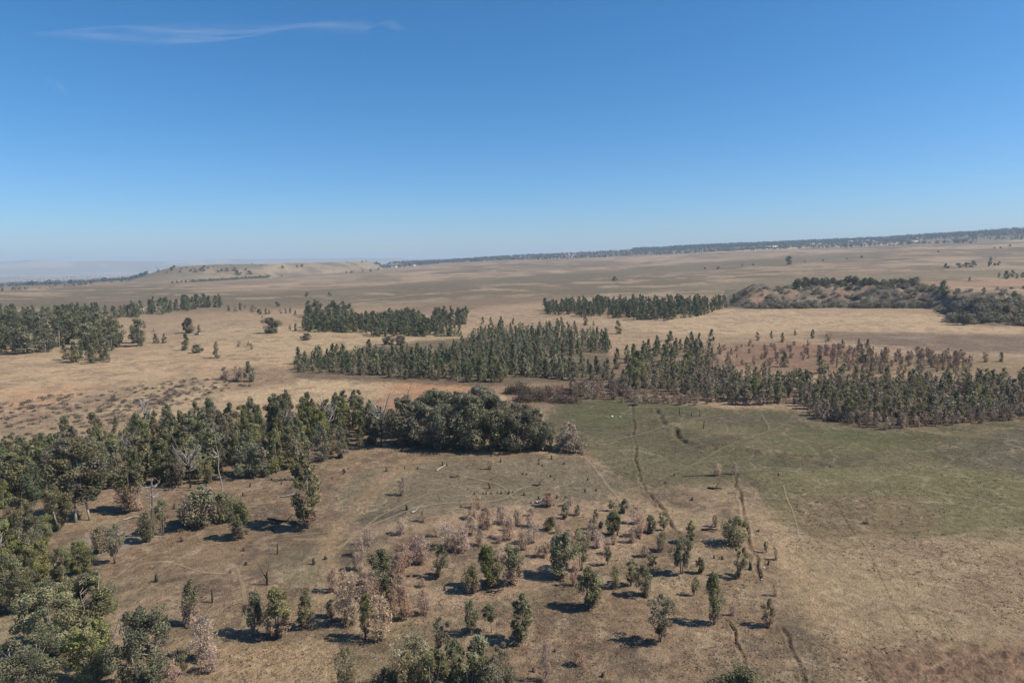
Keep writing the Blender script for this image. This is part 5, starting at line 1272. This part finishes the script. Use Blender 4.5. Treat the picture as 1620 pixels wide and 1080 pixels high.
# ------------------------------------------------------------------ thin cirrus, high above the haze
def cloud_material():
    mt, nt, out = new_mat("cirrus")
    a = node(nt, "ShaderNodeAttribute", attribute_name="Col")
    pos = node(nt, "ShaderNodeNewGeometry").outputs["Position"]
    mp = node(nt, "ShaderNodeMapping"); nt.links.new(pos, mp.inputs[0]); mp.inputs["Rotation"].default_value = (0, 0, .5); mp.inputs["Scale"].default_value = (.0010, .0042, .003)
    n1 = noise_n(nt, mp.outputs[0], 1.0, 6, .6, .6)
    sep = node(nt, "ShaderNodeSeparateColor"); nt.links.new(a.outputs["Color"], sep.inputs[0])
    al = math_n(nt, 'MULTIPLY', sep.outputs[0], maprange(nt, n1, .36, .66, .0, 1.0))
    al = math_n(nt, 'MULTIPLY', al, .17, clamp=True)
    d = node(nt, "ShaderNodeBsdfDiffuse"); d.inputs[0].default_value = (.9, .9, .92, 1)
    t = node(nt, "ShaderNodeBsdfTranslucent"); t.inputs[0].default_value = (.9, .9, .92, 1)
    m1 = node(nt, "ShaderNodeMixShader"); m1.inputs[0].default_value = .6; nt.links.new(d.outputs[0], m1.inputs[1]); nt.links.new(t.outputs[0], m1.inputs[2])
    tr = node(nt, "ShaderNodeBsdfTransparent"); m2 = node(nt, "ShaderNodeMixShader"); nt.links.new(al, m2.inputs[0])
    nt.links.new(tr.outputs[0], m2.inputs[1]); nt.links.new(m1.outputs[0], m2.inputs[2]); nt.links.new(m2.outputs[0], out.inputs[0])
    return mt
M_CLOUD = cloud_material()
def cloud(pts, half, label, dens=1.0, alt=4000.0, seed=0):
    o = link("cirrus_cloud", None, None, None, label, "cloud", "cirrus wisps")
    P = smooth_line(np.array(pts, float), 10); n = len(P); m_ = 13
    for layer in range(2):
        V = []; C = []
        for i, (x, y) in enumerate(P):
            s = i / (n - 1); env = math.sin(math.pi * s) ** .6
            for j in range(m_):
                t = -1 + 2 * j / (m_ - 1)
                d = rays(x, y + t * half * (.5 + .7 * env))[0]
                k = (alt + layer * 120) / d[2]
                q = d * k; q[2] += 60 * math.sin(s * 9 + t * 2 + seed)
                V.append(q); C.append([dens * env * (1 - t * t) ** 2.2 * (.6 + .5 * t)] * 3)
        i = np.arange(n - 1)[:, None] * m_; j = np.arange(m_ - 1)[None]
        F = np.stack([i + j, i + j + 1, i + m_ + j + 1, i + m_ + j], -1).reshape(-1, 4)
        link("cloud_layer", mesh_from("cloud_layer", np.array(V), [F], np.clip(np.array(C), 0, 2), M_CLOUD, True), parent=o)
cloud([(20, 50), (120, 50), (220, 49), (320, 48), (400, 43), (460, 38), (530, 38), (590, 42)], 15, "long thin streak of white cirrus cloud", 1.0)
cloud([(560, 34), (600, 35), (645, 37)], 6, "short faint wisp of cirrus past the long streak", .5, seed=2)
cloud([(72, 122), (90, 132), (108, 142)], 9, "small faint smudge of cirrus below the long streak", .4, seed=3)

# ------------------------------------------------------------------ haze
def haze():
    V, F = box(-30000, 30000, -30000, 30000, -130, 290)
    mt, nt, out = new_mat("haze_air")
    v = node(nt, "ShaderNodeVolumePrincipled")
    v.inputs["Color"].default_value = (.50, .655, .825, 1); v.inputs["Density"].default_value = 1.15e-4
    v.inputs["Anisotropy"].default_value = 0.0
    nt.links.new(v.outputs[0], out.inputs["Volume"])
    link("haze", mesh_from("haze", V, [F], None, mt), kind="stuff", label="pale blue haze lying over the far plain")
haze()
